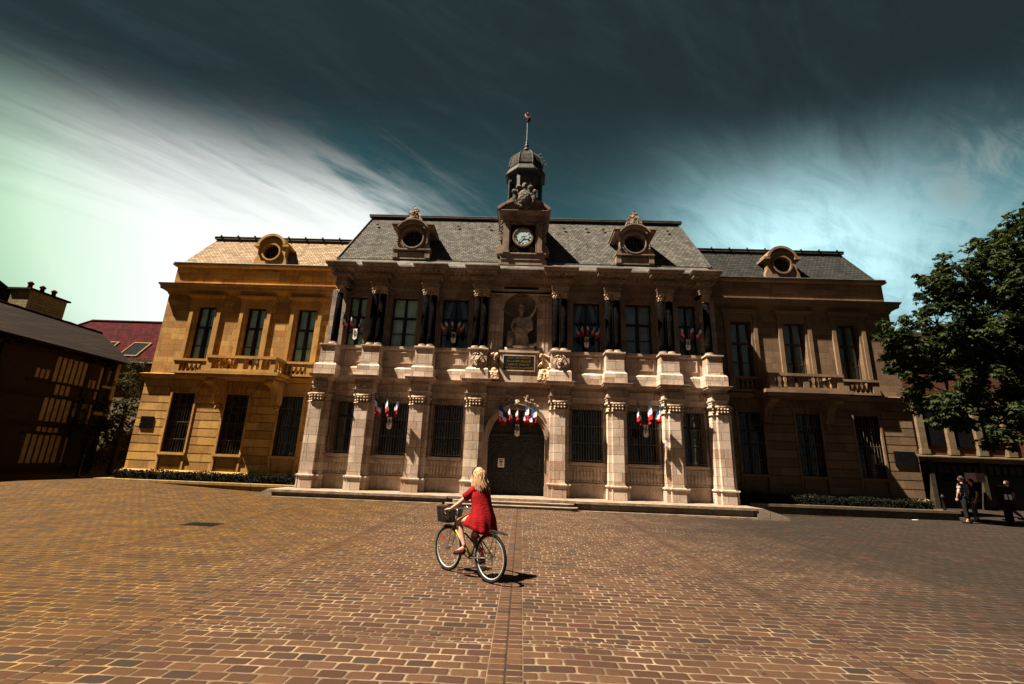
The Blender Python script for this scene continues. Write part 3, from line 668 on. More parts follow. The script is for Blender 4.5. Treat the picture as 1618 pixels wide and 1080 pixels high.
mb = MB(); mb.box(-.86, .86, -1.62, -1.12, 5.27, 6.62).box(-.92, .92, -1.68, -1.12, 6.62, 6.72).box(-.74, .74, -1.66, -1.62, 5.76, 5.81).box(-.74, .74, -1.66, -1.62, 6.46, 6.51).box(-.74, -.69, -1.66, -1.62, 5.81, 6.46).box(.69, .74, -1.66, -1.62, 5.81, 6.46)
part(mb, 'inscription_block', M_ctrim)
pq = MB().box(-.69, .69, -1.645, -1.62, 5.81, 6.46); plq = part(pq, 'inscription_plaque', plain('slate_plaque', (.022, .03, .032), .35))
def text(s, size, loc, m, parent, name='lettering', rot=(math.pi / 2, 0, 0), ext=.004, sx=1.0):
    cu = bpy.data.curves.new(name, 'FONT'); cu.body = s; cu.size = size; cu.align_x = 'CENTER'; cu.align_y = 'CENTER'; cu.extrude = ext; cu.resolution_u = 2
    o = bpy.data.objects.new(name, cu); COL.objects.link(o); dg = bpy.context.evaluated_depsgraph_get()
    me = bpy.data.meshes.new_from_object(o.evaluated_get(dg)); bpy.data.objects.remove(o)
    me.name = name; me.materials.clear(); me.materials.append(m)
    o = bpy.data.objects.new(name, me); COL.objects.link(o); o.rotation_euler = rot; o.scale = (sx, 1, 1)
    o.location = Vector(loc) - (WL[parent.name] if parent is not None and parent.name in WL else Vector((0, 0, 0)))
    if parent is not None: o.parent = parent; WL[o.name] = WL[parent.name]
    return o
for k, s in enumerate(('UNITE  INDIVISIBILITE', 'DE LA REPUBLIQUE', 'LIBERTE  EGALITE', 'FRATERNITE OU LA MORT')):
    text(s, .125, (0, -1.65, 6.37 - k * .155), M_gold, plq, sx=.88 if k in (0, 3) else 1.0)
# parapet with pedestals
CU = [-8.64, -6.69, -4.27, -1.84, 1.84, 4.27, 6.69, 8.64]
P = res(CU, .42, -2.0, -1.42, 9.04)
mb = MB(); mb.sweep(P, [(-.6, 5.26), (.08, 5.26), (.08, 5.72), (.02, 5.80), (-.6, 5.80)])
part(mb, 'parapet_base', M_cen)
mb = MB(); mb.box(-9.0, -1.9, -1.36, -.95, 5.8, 6.62).box(1.9, 9.0, -1.36, -.95, 5.8, 6.62)
mb.sweep([(-9.0, -1.36), (-1.5, -1.36)], [(-.4, 6.62), (.0, 6.62), (.07, 6.68), (.07, 6.80), (-.4, 6.80)]); mb.sweep([(1.5, -1.36), (9.0, -1.36)], [(-.4, 6.62), (.0, 6.62), (.07, 6.68), (.07, 6.80), (-.4, 6.80)])
for a, b in zip(CU, CU[1:]):
    if a < 0 < b: continue
    x0, x1 = a + .55, b - .55
    mb.box(x0, x1, -1.40, -1.36, 6.0, 6.04).box(x0, x1, -1.40, -1.36, 6.5, 6.54).box(x0, x0 + .05, -1.40, -1.36, 6.04, 6.5).box(x1 - .05, x1, -1.40, -1.36, 6.04, 6.5)
part(mb, 'parapet', M_ctrim)
for i, c in enumerate(CU):
    w = .40 if 0 < i < 7 else .33; cc = c if 0 < i < 7 else (c - .0 if i else c)
    mb = MB(); mb.box(cc - w, cc + w, -1.98, -1.1, 5.85, 6.60); mb.box(cc - w - .02, cc + w + .02, -2.0, -1.1, 5.803, 5.85)
    mb.sweep([(cc - w, -1.1), (cc - w, -1.98), (cc + w, -1.98), (cc + w, -1.1)], [(-.2, 6.60), (.0, 6.60), (.06, 6.64), (.06, 6.70), (-.2, 6.70)])
    part(mb, 'pedestal', M_cen)
# black marble columns, in pairs, single at the ends
for i, c in enumerate(CU):
    xsn = [c - .18, c + .18] if 0 < i < 7 else [c + (.06 if i == 0 else -.06)]
    for x in xsn:
        mb = MB(); mb.lathe((x, -1.62, 6.86), [(.158, 0), (.162, .4), (.158, 1.2), (.136, 2.40)], 20); col_ = part(mb, 'column', M_marble, None, True)
        mb = MB(); mb.box(x - .178, x + .178, -1.80, -1.44, 6.702, 6.73); mb.lathe((x, -1.62, 6.73), [(.19, 0), (.215, .02), (.215, .06), (.17, .08), (.185, .10), (.19, .12), (.165, .13)], 16); part(mb, 'column_base', M_ctrim, col_, True)
        mb = MB(); mb.lathe((x, -1.62, 9.26), [(.14, 0), (.16, .02), (.14, .03), (.15, .15), (.19, .28), (.2, .30)], 12); mb.box(x - .178, x + .178, -1.83, -1.43, 9.56, 9.61)
        for k in range(16):
            a = k * math.pi / 4 + (0 if k < 8 else .4); rr = .165 if k < 8 else .195; mb.ball((x + rr * math.cos(a), -1.62 + rr * math.sin(a), 9.36 if k < 8 else 9.49), .04, .04, .055, 6, 4, .25)
        part(mb, 'column_capital', M_carv, col_, True)
# upper entablature with ressauts
P = res(CU, .37, -1.84, -1.10, 8.78)
mb = MB(); mb.sweep(P, fascia(9.61, 9.80, .05, .6)); mb.sweep(P, [(-.6, 9.802), (.0, 9.802), (.0, 10.02), (-.6, 10.02)]); part(mb, 'entablature', M_dimtrim)
mb = MB(); mb.sweep(P, [(-.3, 10.02), (.05, 10.02), (.07, 10.07), (.17, 10.10), (.17, 10.16), (-.3, 10.16)])
for (a, b) in zip(P[1:-2], P[2:-1]):
    if abs(a[1] - b[1]) < 1e-6 and b[0] > a[0]:
        n = int((b[0] - a[0] + .2) / .10)
        for k in range(n): x = a[0] - .1 + (k + .5) * (b[0] - a[0] + .2) / n; mb.box(x - .03, x + .03, a[1] - .165, a[1] - .05, 10.035, 10.095)
part(mb, 'dentil_band', M_dimtrim)
P2 = res(CU, .37, -1.84, -1.45, 8.78)
mb = MB(); mb.sweep(P2, [(-.8, 10.16), (.02, 10.16), (.06, 10.22), (.12, 10.30), (.34, 10.36), (.35, 10.46), (.40, 10.50), (.45, 10.60), (.45, 10.65), (-.8, 10.68)])
part(mb, 'cornice', M_dimtrim)
mb = MB(); mb.sweep(P2, [(-.3, 10.31), (.11, 10.31), (.11, 10.35), (-.3, 10.35)])        # modillions under the soffit
for (a, b) in zip(P2[1:-2], P2[2:-1]):
    if abs(a[1] - b[1]) < 1e-6 and b[0] > a[0]:
        n = max(2, int((b[0] - a[0]) / .20))
        for k in range(n + 1): x = a[0] + k * (b[0] - a[0]) / n; mb.box(x - .05, x + .05, a[1] - .31, a[1] - .10, 10.27, 10.355)
part(mb, 'modillion_band', M_dimcarv)
for (a, b) in OU:
    c = (a + b) / 2; hw = (b - a) / 2; mb = MB()
    mb.box(a - .24, a - .12, -1.03, -.95, 6.80, 9.50).box(b + .12, b + .24, -1.03, -.95, 6.80, 9.50).box(a - .12, a - .003, -1.0, -.95, 6.80, 9.50).box(b + .003, b + .12, -1.0, -.95, 6.80, 9.50).box(a - .003, b + .003, -1.0, -.95, 9.383, 9.50).box(a - .26, b + .26, -1.05, -.95, 9.502, 9.60)
    part(mb, 'window_surround', M_dimtrim)
    lit = abs(abs(c) - 5.6) < .3
    window(c, hw + .02, 6.80, 9.40, -.70, M_wframe, M_curt if c < -4 else M_curt_d, .60, gap=.12 if abs(c) > 4 else .68)
# ------------------------------------------------------------------ central roof
mb = MB()
mb.add([(-9.05, -1.90, 10.66), (9.05, -1.90, 10.66), (8.75, -1.5, 11.12), (-8.75, -1.5, 11.12)], [(0, 1, 2, 3)])
mb.add([(-9.05, -1.90, 10.66), (-8.75, -1.5, 11.12), (-8.75, 8, 11.12), (-9.2, 8, 10.66)], [(0, 1, 2, 3)]); mb.add([(9.05, -1.90, 10.66), (8.75, -1.5, 11.12), (8.75, 8, 11.12), (9.2, 8, 10.66)], [(3, 2, 1, 0)])
part(mb, 'lower_roof_slope', plain('weathered_lead_slope', (.17, .175, .16), .8, .0, .45, 2.5, .4))
mb = MB()
mb.add([(-9.0, -1.52, 11.10), (9.0, -1.52, 11.10), (8.45, 1.0, 14.78), (-8.45, 1.0, 14.78)], [(0, 1, 2, 3)])
mb.add([(-9.0, -1.52, 11.10), (-8.45, 1.0, 14.78), (-8.45, 8, 14.78), (-9.0, 9, 11.10)], [(0, 1, 2, 3)]); mb.add([(9.0, -1.52, 11.10), (8.45, 1.0, 14.78), (8.45, 8, 14.78), (9.0, 9, 11.10)], [(3, 2, 1, 0)])
mb.add([(-8.45, 1, 14.78), (8.45, 1, 14.78), (8.45, 8, 14.78), (-8.45, 8, 14.78)], [(0, 1, 2, 3)])
roof = part(mb, 'roof', M_slate)
mb = MB(); mb.box(-8.62, 8.62, .80, 1.1, 14.76, 14.90); mb.tube([(-8.62, .86, 14.86), (8.62, .86, 14.86)], .07, 8); mb.box(-9.05, 9.05, -1.56, -1.46, 11.06, 11.13)
for s in (-1, 1): mb.tube([(s * 9.0, -1.54, 11.12), (s * 8.45, .98, 14.80)], .045, 6)
for x in (-8.0, -6.4, -3.6, -1.9, 2.1, 3.3, 4.2, 6.7, 7.6): mb.obox((x, -.0 + .35, 13.98), (.12, 0, 0), (0, -.1, .02), (0, .02, .08))
mb.build('ridge_flashing', M_lead, roof)
# round dormers
def arc(cx, cz, r, a0, a1, n): return [(cx + r * math.cos(math.radians(a0 + (a1 - a0) * i / n)), cz + r * math.sin(math.radians(a0 + (a1 - a0) * i / n))) for i in range(n + 1)]
def ringwall(mb, cx, cz, ri, outer, y0, y1, n=28):
    """slab with a round hole: outer is a convex polygon sampled by angle"""
    def hit(a):
        d = (math.cos(a), math.sin(a)); best = 9
        for (ax, az), (bx, bz) in zip(outer, outer[1:] + outer[:1]):
            ex, ez = bx - ax, bz - az; den = d[0] * ez - d[1] * ex
            if abs(den) < 1e-9: continue
            t = ((ax - cx) * ez - (az - cz) * ex) / den; u = ((ax - cx) * d[1] - (az - cz) * d[0]) / den
            if t > 0 and -1e-6 <= u <= 1 + 1e-6: best = min(best, t)
        return (cx + d[0] * best, cz + d[1] * best)
    angs = sorted(set([2 * math.pi * i / n for i in range(n)] + [math.atan2(z - cz, x - cx) % (2 * math.pi) for x, z in outer]))
    for a, b in zip(angs, angs[1:] + [angs[0] + 2 * math.pi]):
        if b - a < 1e-5: continue
        mb.prism([(cx + ri * math.cos(a), cz + ri * math.sin(a)), (cx + ri * math.cos(b), cz + ri * math.sin(b)), hit(b), hit(a)], y0, y1)
def ring(mb, cx, cz, r0, r1, y0, y1, a0=0, a1=360, n=28):
    A = arc(cx, cz, r0, a0, a1, n); B = arc(cx, cz, r1, a0, a1, n)
    for i in range(n): mb.prism([A[i], A[i + 1], B[i + 1], B[i]], y0, y1)
for s in (-1, 1):
    c = s * 5.40; y = -1.58
    mb = MB(); mb.box(c - .92, c + .92, y - .02, .3, 11.14, 11.20).box(c - .66, c + .66, y + .02, .3, 11.20, 11.52).box(c - .90, c - .66, y - .06, .2, 11.20, 11.60).box(c + .66, c + .90, y - .06, .2, 11.20, 11.60).box(c - .93, c + .93, y - .10, .2, 11.602, 11.66)
    ringwall(mb, c, 12.23, .50, [(c - .60, 11.66), (c + .60, 11.66), (c + .66, 12.85), (c + .3, 13.0), (c - .3, 13.0), (c - .66, 12.85)], y, y + .35)
    mb.box(c - .62, c - .55, y + .35, 1.2, 11.6, 12.9).box(c + .55, c + .62, y + .35, 1.2, 11.6, 12.9)
    for q in (-1, 1):   # scroll consoles
        mb.prism([(c + q * .60, 11.66), (c + q * .92, 11.66), (c + q * .86, 11.85), (c + q * .72, 12.0), (c + q * .68, 12.3), (c + q * .74, 12.75), (c + q * .60, 12.75)][::-q], y - .03, y + .3)
        for k in range(9): mb.ball((c + q * (.70 + .03 * math.sin(k)), y - .06, 11.95 + k * .09), .06, .05, .06, 6, 4, .2)
    ring(mb, c, 12.23, .50, .56, y - .12, y + .1); ring(mb, c, 12.23, .56, .63, y - .07, y - .0)
    # cornice: flat ends, arch in the middle
    ring(mb, c, 12.33, .66, .80, y - .22, y + 1.3, 32, 148, 16)
    for q in (-1, 1): mb.box(min(c + q * .62, c + q * .99), max(c + q * .62, c + q * .99), y - .22, y + 1.2, 12.74, 12.86)
    ring(mb, c, 12.33, .803, .86, y - .28, y + 1.3, 30, 150, 16)
    for q in (-1, 1): mb.box(min(c + q * .70, c + q * 1.04), max(c + q * .70, c + q * 1.04), y - .28, y + 1.2, 12.863, 12.91)
    d = part(mb, 'dormer', M_dimtrim)
    fz = [(c - .36, 13.12), (c - .40, 13.22), (c - .33, 13.45), (c - .22, 13.70), (c - .08, 13.90), (c, 13.97), (c + .08, 13.90), (c + .22, 13.70), (c + .33, 13.45), (c + .40, 13.22), (c + .36, 13.12)]
    mb = MB(); mb.prism(fz[::-1], y - .12, y + .5)
    for k in range(14): mb.ball((c + random.uniform(-.16, .16), y - .13, random.uniform(13.25, 13.65)), .06, .04, .07, 6, 4, .25)
    mb.build('dormer_finial', M_dimcarv, d)
    mb = MB(); mb.prismx([(y + .33, 11.6), (y + .33, 12.9), (1.2, 12.9), (0, 11.5)], c - .54, c + .54); mb.build('dormer_attic', M_dark, d)
    f = MB(); ring(f, c, 12.23, .44, .52, y + .18, y + .24)
    for k in (-.17, .17): f.box(c + k - .015, c + k + .015, y + .19, y + .22, 11.82, 12.64)
    f.box(c - .015, c + .015, y + .192, y + .218, 11.78, 12.68)
    for k in (-.2, .12): f.box(c - .42, c + .42, y + .188, y + .222, 12.23 + k - .015, 12.23 + k + .015)
    w = f.build('round_window', M_wframe2, d); p = MB(); p.prism(arc(c, 12.23, .46, 0, 345, 23), y + .24, y + .245); p.build('pane', M_pane_d, w)
    mb = MB(); mb.prismx([(y + 1.2, 12.88), (y - .24, 12.915), (1.0, 12.915)], c - 1.0, c - .66); mb.prismx([(y + 1.2, 12.88), (y - .24, 12.915), (1.0, 12.915)], c + .66, c + 1.0); mb.build('dormer_flashing', M_lead, d)
# ------------------------------------------------------------------ clock pavilion
y = -1.72; mb = MB()
mb.box(-1.16, 1.16, y - .03, .5, 10.9, 11.16).box(-1.06, 1.06, y - .06, .5, 11.16, 11.44).box(-1.12, 1.12, y - .11, .5, 11.44, 11.50)
mb.box(-.98, -.64, y - .03, .9, 11.50, 13.20).box(.64, .98, y - .03, .9, 11.50, 13.20).box(-.64, .64, y, .9, 13.04, 13.20).box(-.64, .64, y, .9, 11.50, 11.56)
for q in (-1, 1):
    c = q * .80; mb.box(c - .12, c + .12, y - .12, y - .03, 11.60, 12.95).box(c - .15, c + .15, y - .15, y - .03, 11.50, 11.598).box(c - .15, c + .15, y - .15, y - .03, 13.08, 13.14)
    mb.box(min(q * .61, q * .66), max(q * .61, q * .66), y - .08, y - .031, 11.56, 13.06)
    mb.prism([(q * .98, 11.50), (q * 1.26, 11.50), (q * 1.28, 11.66), (q * 1.22, 11.85), (q * 1.06, 12.05), (q * 1.02, 12.4), (q * .98, 12.4)][::-q], y + .05, y + .45)
mb.box(-.66, .66, y - .08, y - .031, 13.062, 13.11).box(-.16, .16, y - .20, y - .03, 13.12, 13.44)
mb.box(-1.02, 1.02, y - .10, .9, 13.20, 13.46)
mb.sweep([(-1.0, .9), (-1.0, y - .08), (1.0, y - .08), (1.0, .9)], [(-.3, 13.46), (.04, 13.46), (.10, 13.52), (.20, 13.55), (.24, 13.64), (.24, 13.68), (-.3, 13.68)])
# segmental pediment, broken by the cartouche
A = arc(0, 12.55, 1.66, 43, 137, 20); B = arc(0, 12.55, 1.80, 43, 137, 20)
for i in range(20): mb.prism([A[i], A[i + 1], B[i + 1], B[i]], y - .34, .9)
TP = [p for p in A if p[1] > 13.69]; mb.prism([(-1.2, 13.682)] [:0] + [(TP[0][0], 13.682)] + TP + [(TP[-1][0], 13.682)], y - .1, .9)
clk = part(mb, 'clock_pavilion', M_dimtrim)
mb = MB()
for q in (-1, 1):
    for k in range(30): mb.ball((q * (1.04 + .05 * math.sin(k * 1.3)), y + .05 + .05 * math.cos(k * 2.1), 12.15 + k * .037), .065, .06, .05, 6, 4, .25)
    for k in range(10): mb.ball((q * .80 + random.uniform(-.13, .13), y - .14, random.uniform(12.97, 13.07)), .04, .035, .04, 6, 4, .2)
mb.build('carved_garland', M_dimcarv, clk)
mb = MB(); yy = y - .42
for R, dz in ((1.0, 0),):
    pts = []
    for i in range(28):
        a = 2 * math.pi * i / 28; r = 1 + .10 * math.sin(5 * a + 1.57) + .05 * math.sin(9 * a); pts.append((.46 * r * math.cos(a), 14.30 + .58 * r * math.sin(a)))
    mb.prism(pts, yy, yy + .35)
mb.ball((0, yy - .02, 14.30), .30, .12, .40, 14, 8); mb.ball((0, yy + .05, 14.98), .13, .1, .16, 8, 6, .1)
for q in (-1, 1):
    for k in range(10):
        t = k / 9; a = -1.2 + t * 1.5; mb.ball((q * (.46 * math.cos(a) + .02), yy + .02, 14.33 + .56 * math.sin(a)), .085, .06, .10, 6, 4, .3)
    mb.ball((q * .30, yy, 14.86), .14, .1, .12, 8, 6, .1); mb.ball((q * .50, yy, 14.62), .12, .1, .12, 8, 6, .1)
mb.build('coat_of_arms', M_arms, clk)
mb = MB().box(-.60, .60, y + .04, y + .06, 11.56, 13.04); back = mb.build('clock_panel', M_black, clk)
mb = MB(); ring(mb, 0, 12.33, .44, .50, y - .13, y + .04, n=40); ring(mb, 0, 12.33, .41, .445, y - .12, y + .04, n=40)
for q in (-1, 1): ring(mb, q * .42, 11.76, .10, .13, y + .02, y + .04, n=16); ring(mb, q * .42, 11.76, .03, .06, y + .02, y + .04, n=10)
mb.build('clock_ring', plain('worn_gilding', (.42, .30, .16), .5, .2), clk)
dial = MB().prism(arc(0, 12.33, .42, 0, 351, 39), y - .10, y + .035).build('clock_dial', M_dial, clk)
RN = ['XII', 'I', 'II', 'III', 'IIII', 'V', 'VI', 'VII', 'VIII', 'IX', 'X', 'XI']
for k, s in enumerate(RN):
    a = math.radians(90 - 30 * k); t = text(s, .135, (.325 * math.cos(a), y - .104, 12.33 + .325 * math.sin(a)), M_black, dial, 'numeral', rot=(math.pi / 2, 0, 0), sx=.8)
    t.rotation_euler = Matrix.Rotation(math.pi / 2, 3, 'X').to_4x4().to_euler(); t.matrix_basis = Matrix.Translation(t.location) @ Matrix.Rotation(math.radians(30 * k), 4, 'Y') @ Matrix.Rotation(math.pi / 2, 4, 'X') @ Matrix.Diagonal((.8, 1, 1, 1))
def hand(ang, ln, w, yy):
    a = math.radians(90 - ang); d = Vector((math.cos(a), 0, math.sin(a))); n = Vector((-d.z, 0, d.x)); c = Vector((0, yy, 12.33))
    m_ = MB(); P = [c - d * .08 - n * w, c + d * ln * .8 - n * w * .7, c + d * ln, c + d * ln * .8 + n * w * .7, c - d * .08 + n * w]
    m_.add([tuple(p) for p in P] + [(p.x, p.y - .008, p.z) for p in P], [(0, 1, 2, 3, 4), (9, 8, 7, 6, 5)] + [(i, (i + 1) % 5, 5 + (i + 1) % 5, 5 + i) for i in range(5)]); m_.build('clock_hand', M_black, dial)
hand(217, .36, .016, y - .115); hand(78, .25, .022, y - .126)
M_dlead = plain('dark_blue_lead', (.065, .075, .080), .55, 0, .4, 5, .2)
# ------------------------------------------------------------------ lantern
cx, cy = 0.0, 1.5; mb = MB()
oct_ = lambda r, z: [(cx + r * math.cos(math.radians(22.5 + 45 * i)), cy + r * math.sin(math.radians(22.5 + 45 * i)), z) for i in range(8)]
mb.use(M_dlead).rings([oct_(1.15, 14.6), oct_(1.15, 15.3), oct_(1.0, 15.5), oct_(1.0, 15.7)])
for i in range(8):
    a = math.radians(22.5 + 45 * i); px, py = cx + .93 * math.cos(a), cy + .93 * math.sin(a); d = Vector((math.cos(a), math.sin(a), 0)) * .09; n = Vector((-math.sin(a), math.cos(a), 0)) * .09
    mb.obox(Vector((px, py, 15.7)) - d - n, d * 2, n * 2, (0, 0, 1.95))
    # arched head between posts
    b = math.radians(22.5 + 45 * (i + 1)); p0 = Vector((px, py, 0)); p1 = Vector((cx + .93 * math.cos(b), cy + .93 * math.sin(b), 0)); L = (p1 - p0).length; t = (p1 - p0) / L; nn = Vector((t.y, -t.x, 0)) * .07
    K = 8
    for k in range(K):
        u0, u1 = k / K, (k + 1) / K
        f = lambda u: 17.12 + .34 * math.sqrt(max(0, 1 - (2 * (u - .5) / .86) ** 2)) if abs(u - .5) < .43 else 17.12
        q0 = p0 + t * L * u0; q1 = p0 + t * L * u1
        vs = [q0 - nn + Vector((0, 0, f(u0))), q1 - nn + Vector((0, 0, f(u1))), q1 - nn + Vector((0, 0, 17.66)), q0 - nn + Vector((0, 0, 17.66))]; vs += [v + nn * 2 for v in vs]
        mb.add(vs, [(0, 1, 2, 3), (7, 6, 5, 4), (0, 4, 5, 1), (1, 5, 6, 2), (2, 6, 7, 3), (3, 7, 4, 0)])
    mb.obox(p0 - nn + Vector((0, 0, 15.7)), t * L, nn * 2, (0, 0, .5))
mb.rings([oct_(.98, 17.6), oct_(1.0, 17.66), oct_(1.14, 17.70), oct_(1.22, 17.76), oct_(1.22, 17.80), oct_(1.03, 18.15), oct_(.98, 18.2)])
lan = part(mb, 'lantern', None)
mb = MB(); mb.ball((cx, cy, 16.9), .32, .32, .34, 14, 8); mb.tube([(cx, cy, 15.6), (cx, cy, 17.5)], .05, 6); mb.build('bell', M_iron, lan)
mb = MB()
mb.rings([oct_(.99, 18.17), oct_(1.03, 18.30), oct_(1.00, 18.60), oct_(.90, 18.95), oct_(.72, 19.22), oct_(.45, 19.42), oct_(.16, 19.52), oct_(.10, 19.60)])
mb.build('lantern_dome', M_dome, lan)
mb = MB()
for i in range(8): mb.tube([oct_(r, z)[i] for r, z in ((1.0, 18.19), (1.04, 18.30), (1.01, 18.60), (.91, 18.95), (.73, 19.23), (.46, 19.44), (.17, 19.54))], .035, 5)
for k in range(4): mb.tube([(cx + .98 - k * .10, cy - .3, 18.55 + k * .22), (cx + 1.22 - k * .11, cy - .34, 18.60 + k * .22)], .018, 5)
mb.build('dome_ribs', M_dlead, lan)
mb = MB(); mb.lathe((cx, cy, 19.52), [(.16, 0), (.10, .06), (.21, .14), (.23, .22), (.12, .33), (.07, .40), (.13, .48), (.12, .56), (.05, .62), (.09, .70), (.08, .76), (.035, .82), (.07, .88), (.03, .95), (.025, 2.2)], 12)
mb.build('finial', M_dlead, lan, True)
mb = MB()
bod = [(0, 0, 21.78), (.0, 0, 21.9), (-.02, 0, 22.02), (.0, 0, 22.16), (-.04, 0, 22.30), (-.02, 0, 22.37)]
mb.tube([(cx - .02 + .10 * math.sin(k), cy, 21.70 + k * .11) for k in range(7)], [.03, .09, .13, .12, .09, .07, .02], 8)
mb.prism([(cx - .02, 21.95), (cx + .20, 21.80), (cx + .16, 22.0), (cx + .24, 22.12), (cx + .06, 22.12)][::-1], cy - .02, cy + .02); mb.prism([(cx - .10, 22.34), (cx - .20, 22.30), (cx - .10, 22.26)], cy - .015, cy + .015); mb.prism([(cx - .04, 22.36), (cx - .02, 22.46), (cx + .02, 22.40), (cx + .05, 22.44), (cx + .06, 22.32)][::-1], cy - .012, cy + .012)
mb.build('weathercock', plain('red_oxide', (.12, .012, .010), .6), lan, True)
# ------------------------------------------------------------------ wings
def baluster(mb, x, y, z, h, r=.07):
    mb.lathe((x, y, z), [(r * .9, 0), (r * .9, h * .08), (r * .5, h * .13), (r * 1.0, h * .30), (r * 1.05, h * .40), (r * .5, h * .72), (r * .45, h * .80), (r * .8, h * .86), (r * .8, h)], 10)
for s in (-1, 1):
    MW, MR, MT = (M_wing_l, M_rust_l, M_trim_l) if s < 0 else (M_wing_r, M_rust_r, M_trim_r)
    side = 'left' if s < 0 else 'right'
    def bx(mb, xa, xb, *r): mb.box(min(s * xa, s * xb), max(s * xa, s * xb), *r)
    GC = [10.92, 13.58, 16.25]; UC = [10.84, 13.45, 16.04]; XE = 18.35; XU = 18.2
    # rusticated ground storey: separate courses with open joints over a set-back wall
    mb = MB(); ops = [(c - .57, c + .57, 1.0, 4.50) for c in GC]
    if s < 0: ops = [(-b, -a, z0, z1) for a, b, z0, z1 in ops]
    wall_open(mb, *sorted((s * 9.0, s * (XE - .05))), .1, 5.2, .05, .6, ops)
    bx(mb, XE - .05, XE - .5, .6, 9, .1, 11)
    part(mb, 'wall', MR)
    mb = MB()
    k = 0
    while True:
        z0 = .89 + k * .3875; z1 = min(z0 + .3875 - .035, 5.15)
        if z0 > 5.0: break
        edges = [9.0] + [e for c in GC for e in ((c - .63, c + .63) if z0 < 4.3 else (c - .63 - (z0 - 4.0) * .36, c + .63 + (z0 - 4.0) * .36))] + [XE]
        for i in range(0, len(edges), 2): bx(mb, edges[i], edges[i + 1], 0.0, .07, z0, z1)
        k += 1
    for c in GC:     # flat arch of wedge stones
        for j in range(7):
            f = lambda t, hw: c - hw + 2 * hw * t
            a, b = j / 7, (j + 1) / 7; e = .008
            if j == 3: a -= .01; b += .01
            P_ = [(s * (f(a, .60) + e), 4.53), (s * (f(b, .60) - e), 4.53), (s * (f(b, .98) - e), 5.12), (s * (f(a, .98) + e), 5.12)]
            mb.prism(P_ if s > 0 else P_[::-1], -.10 if j == 3 and c == 13.58 else -.002, .07)
    part(mb, 'rusticated_masonry', MR)
    mb = MB(); PW = [(-(XE), 9), (-(XE), 0), (-9.0, 0)] if s < 0 else [(9.0, 0), (XE, 0), (XE, 9)]; PU = [(x * XU / XE if abs(x) > 17 else x, yv) for x, yv in PW]
    mb.sweep(PW, [(-.2, .0), (.12, .0), (.12, .78), (.04, .88), (-.2, .88)]); part(mb, 'plinth', MT)
    for c in GC:
        mb = MB()     # jambs and apron panel
        bx(mb, c - .66, c - .57, -.04, .3, .885, 4.53); bx(mb, c + .57, c + .66, -.04, .3, .885, 4.53); bx(mb, c - .57, c + .57, -.04, .3, 4.503, 4.53)
        bx(mb, c - .68, c + .68, -.10, .3, 1.56, 1.68); bx(mb, c - .55, c + .55, .06, .3, .89, 1.56)
        bx(mb, c - .50, c + .50, .03, .06, 1.0, 1.04); bx(mb, c - .50, c + .50, .03, .06, 1.42, 1.46); bx(mb, c - .50, c - .46, .03, .06, 1.04, 1.42); bx(mb, c + .46, c + .50, .03, .06, 1.04, 1.42)
        part(mb, 'window_sill', MT)
        window(s * c, .58, 1.66, 4.52, .28, M_wframe, None, .70, bars=2)
        gr = MB()
        for q in range(9): gr.tube([(s * c - .52 + q * .13, .12, 1.7), (s * c - .52 + q * .13, .12, 4.48)], .010, 5)
        for z in (2.3, 3.1, 3.9): gr.box(s * c - .57, s * c + .57, .11, .13, z - .012, z + .012)
        part(gr, 'window_grille', M_iron)
    mb = MB(); mb.sweep(PW, [(-.3, 5.15), (.03, 5.15), (.06, 5.20), (.14, 5.24), (.20, 5.30), (.22, 5.37), (.05, 5.42), (-.3, 5.42)]); part(mb, 'string_course', MT)
    mb = MB(); ops = [(c - .50, c + .50, 5.95, 8.95) for c in UC]
    if s < 0: ops = [(-b, -a, z0, z1) for a, b, z0, z1 in ops]
    wall_open(mb, *sorted((s * 9.0, s * XU)), 5.2, 9.6, 0.0, .6, ops)
    part(mb, 'wall', MW)
    for c in UC:
        mb = MB()
        bx(mb, c - .80, c - .62, -.10, .0, 5.5, 9.12); bx(mb, c + .62, c + .80, -.10, .0, 5.5, 9.12); bx(mb, c - .62, c - .503, -.05, .3, 5.5, 9.05); bx(mb, c + .503, c + .62, -.05, .3, 5.5, 9.05)
        bx(mb, c - .503, c + .503, -.05, .3, 8.953, 9.05); bx(mb, c - .62, c + .62, -.04, .0, 9.052, 9.34); bx(mb, c - .84, c - .60, -.13, .0, 9.122, 9.34); bx(mb, c + .60, c + .84, -.13, .0, 9.122, 9.34)
        mb.sweep([(s * c - .82, 0), (s * c - .82, -.13), (s * c + .82, -.13), (s * c + .82, 0)], [(-.1, 9.34), (.02, 9.34), (.05, 9.40), (.13, 9.42), (.15, 9.50), (-.1, 9.52)])
        part(mb, 'window_surround', MT)
        window(s * c, .51, 5.95, 8.96, .24, M_wframe2 if s > 0 else M_wframe, M_curt if s < 0 else M_curt_d, .64, bars=1)
    # balustrades: short ones at the outer windows, a balcony in the middle
    for c in (UC[0], UC[2]):
        mb = MB(); bx(mb, c - .86, c + .86, -.34, .0, 5.42, 5.52); bx(mb, c - .88, c + .88, -.36, -.08, 6.03, 6.14); bx(mb, c - .86, c - .55, -.32, .0, 5.52, 6.03); bx(mb, c + .55, c + .86, -.32, .0, 5.52, 6.03)
        bl = part(mb, 'balustrade', MT)
        for k in range(5): b_ = MB(); baluster(b_, s * c - .44 + k * .22, -.22, 5.522, .505); b_.build('baluster', MT, bl, True)
    c = 12.98; mb = MB()
    bx(mb, c - 1.92, c + 1.92, -1.40, .0, 5.25, 5.40); bx(mb, c - 1.80, c + 1.80, -1.30, .0, 5.13, 5.248)
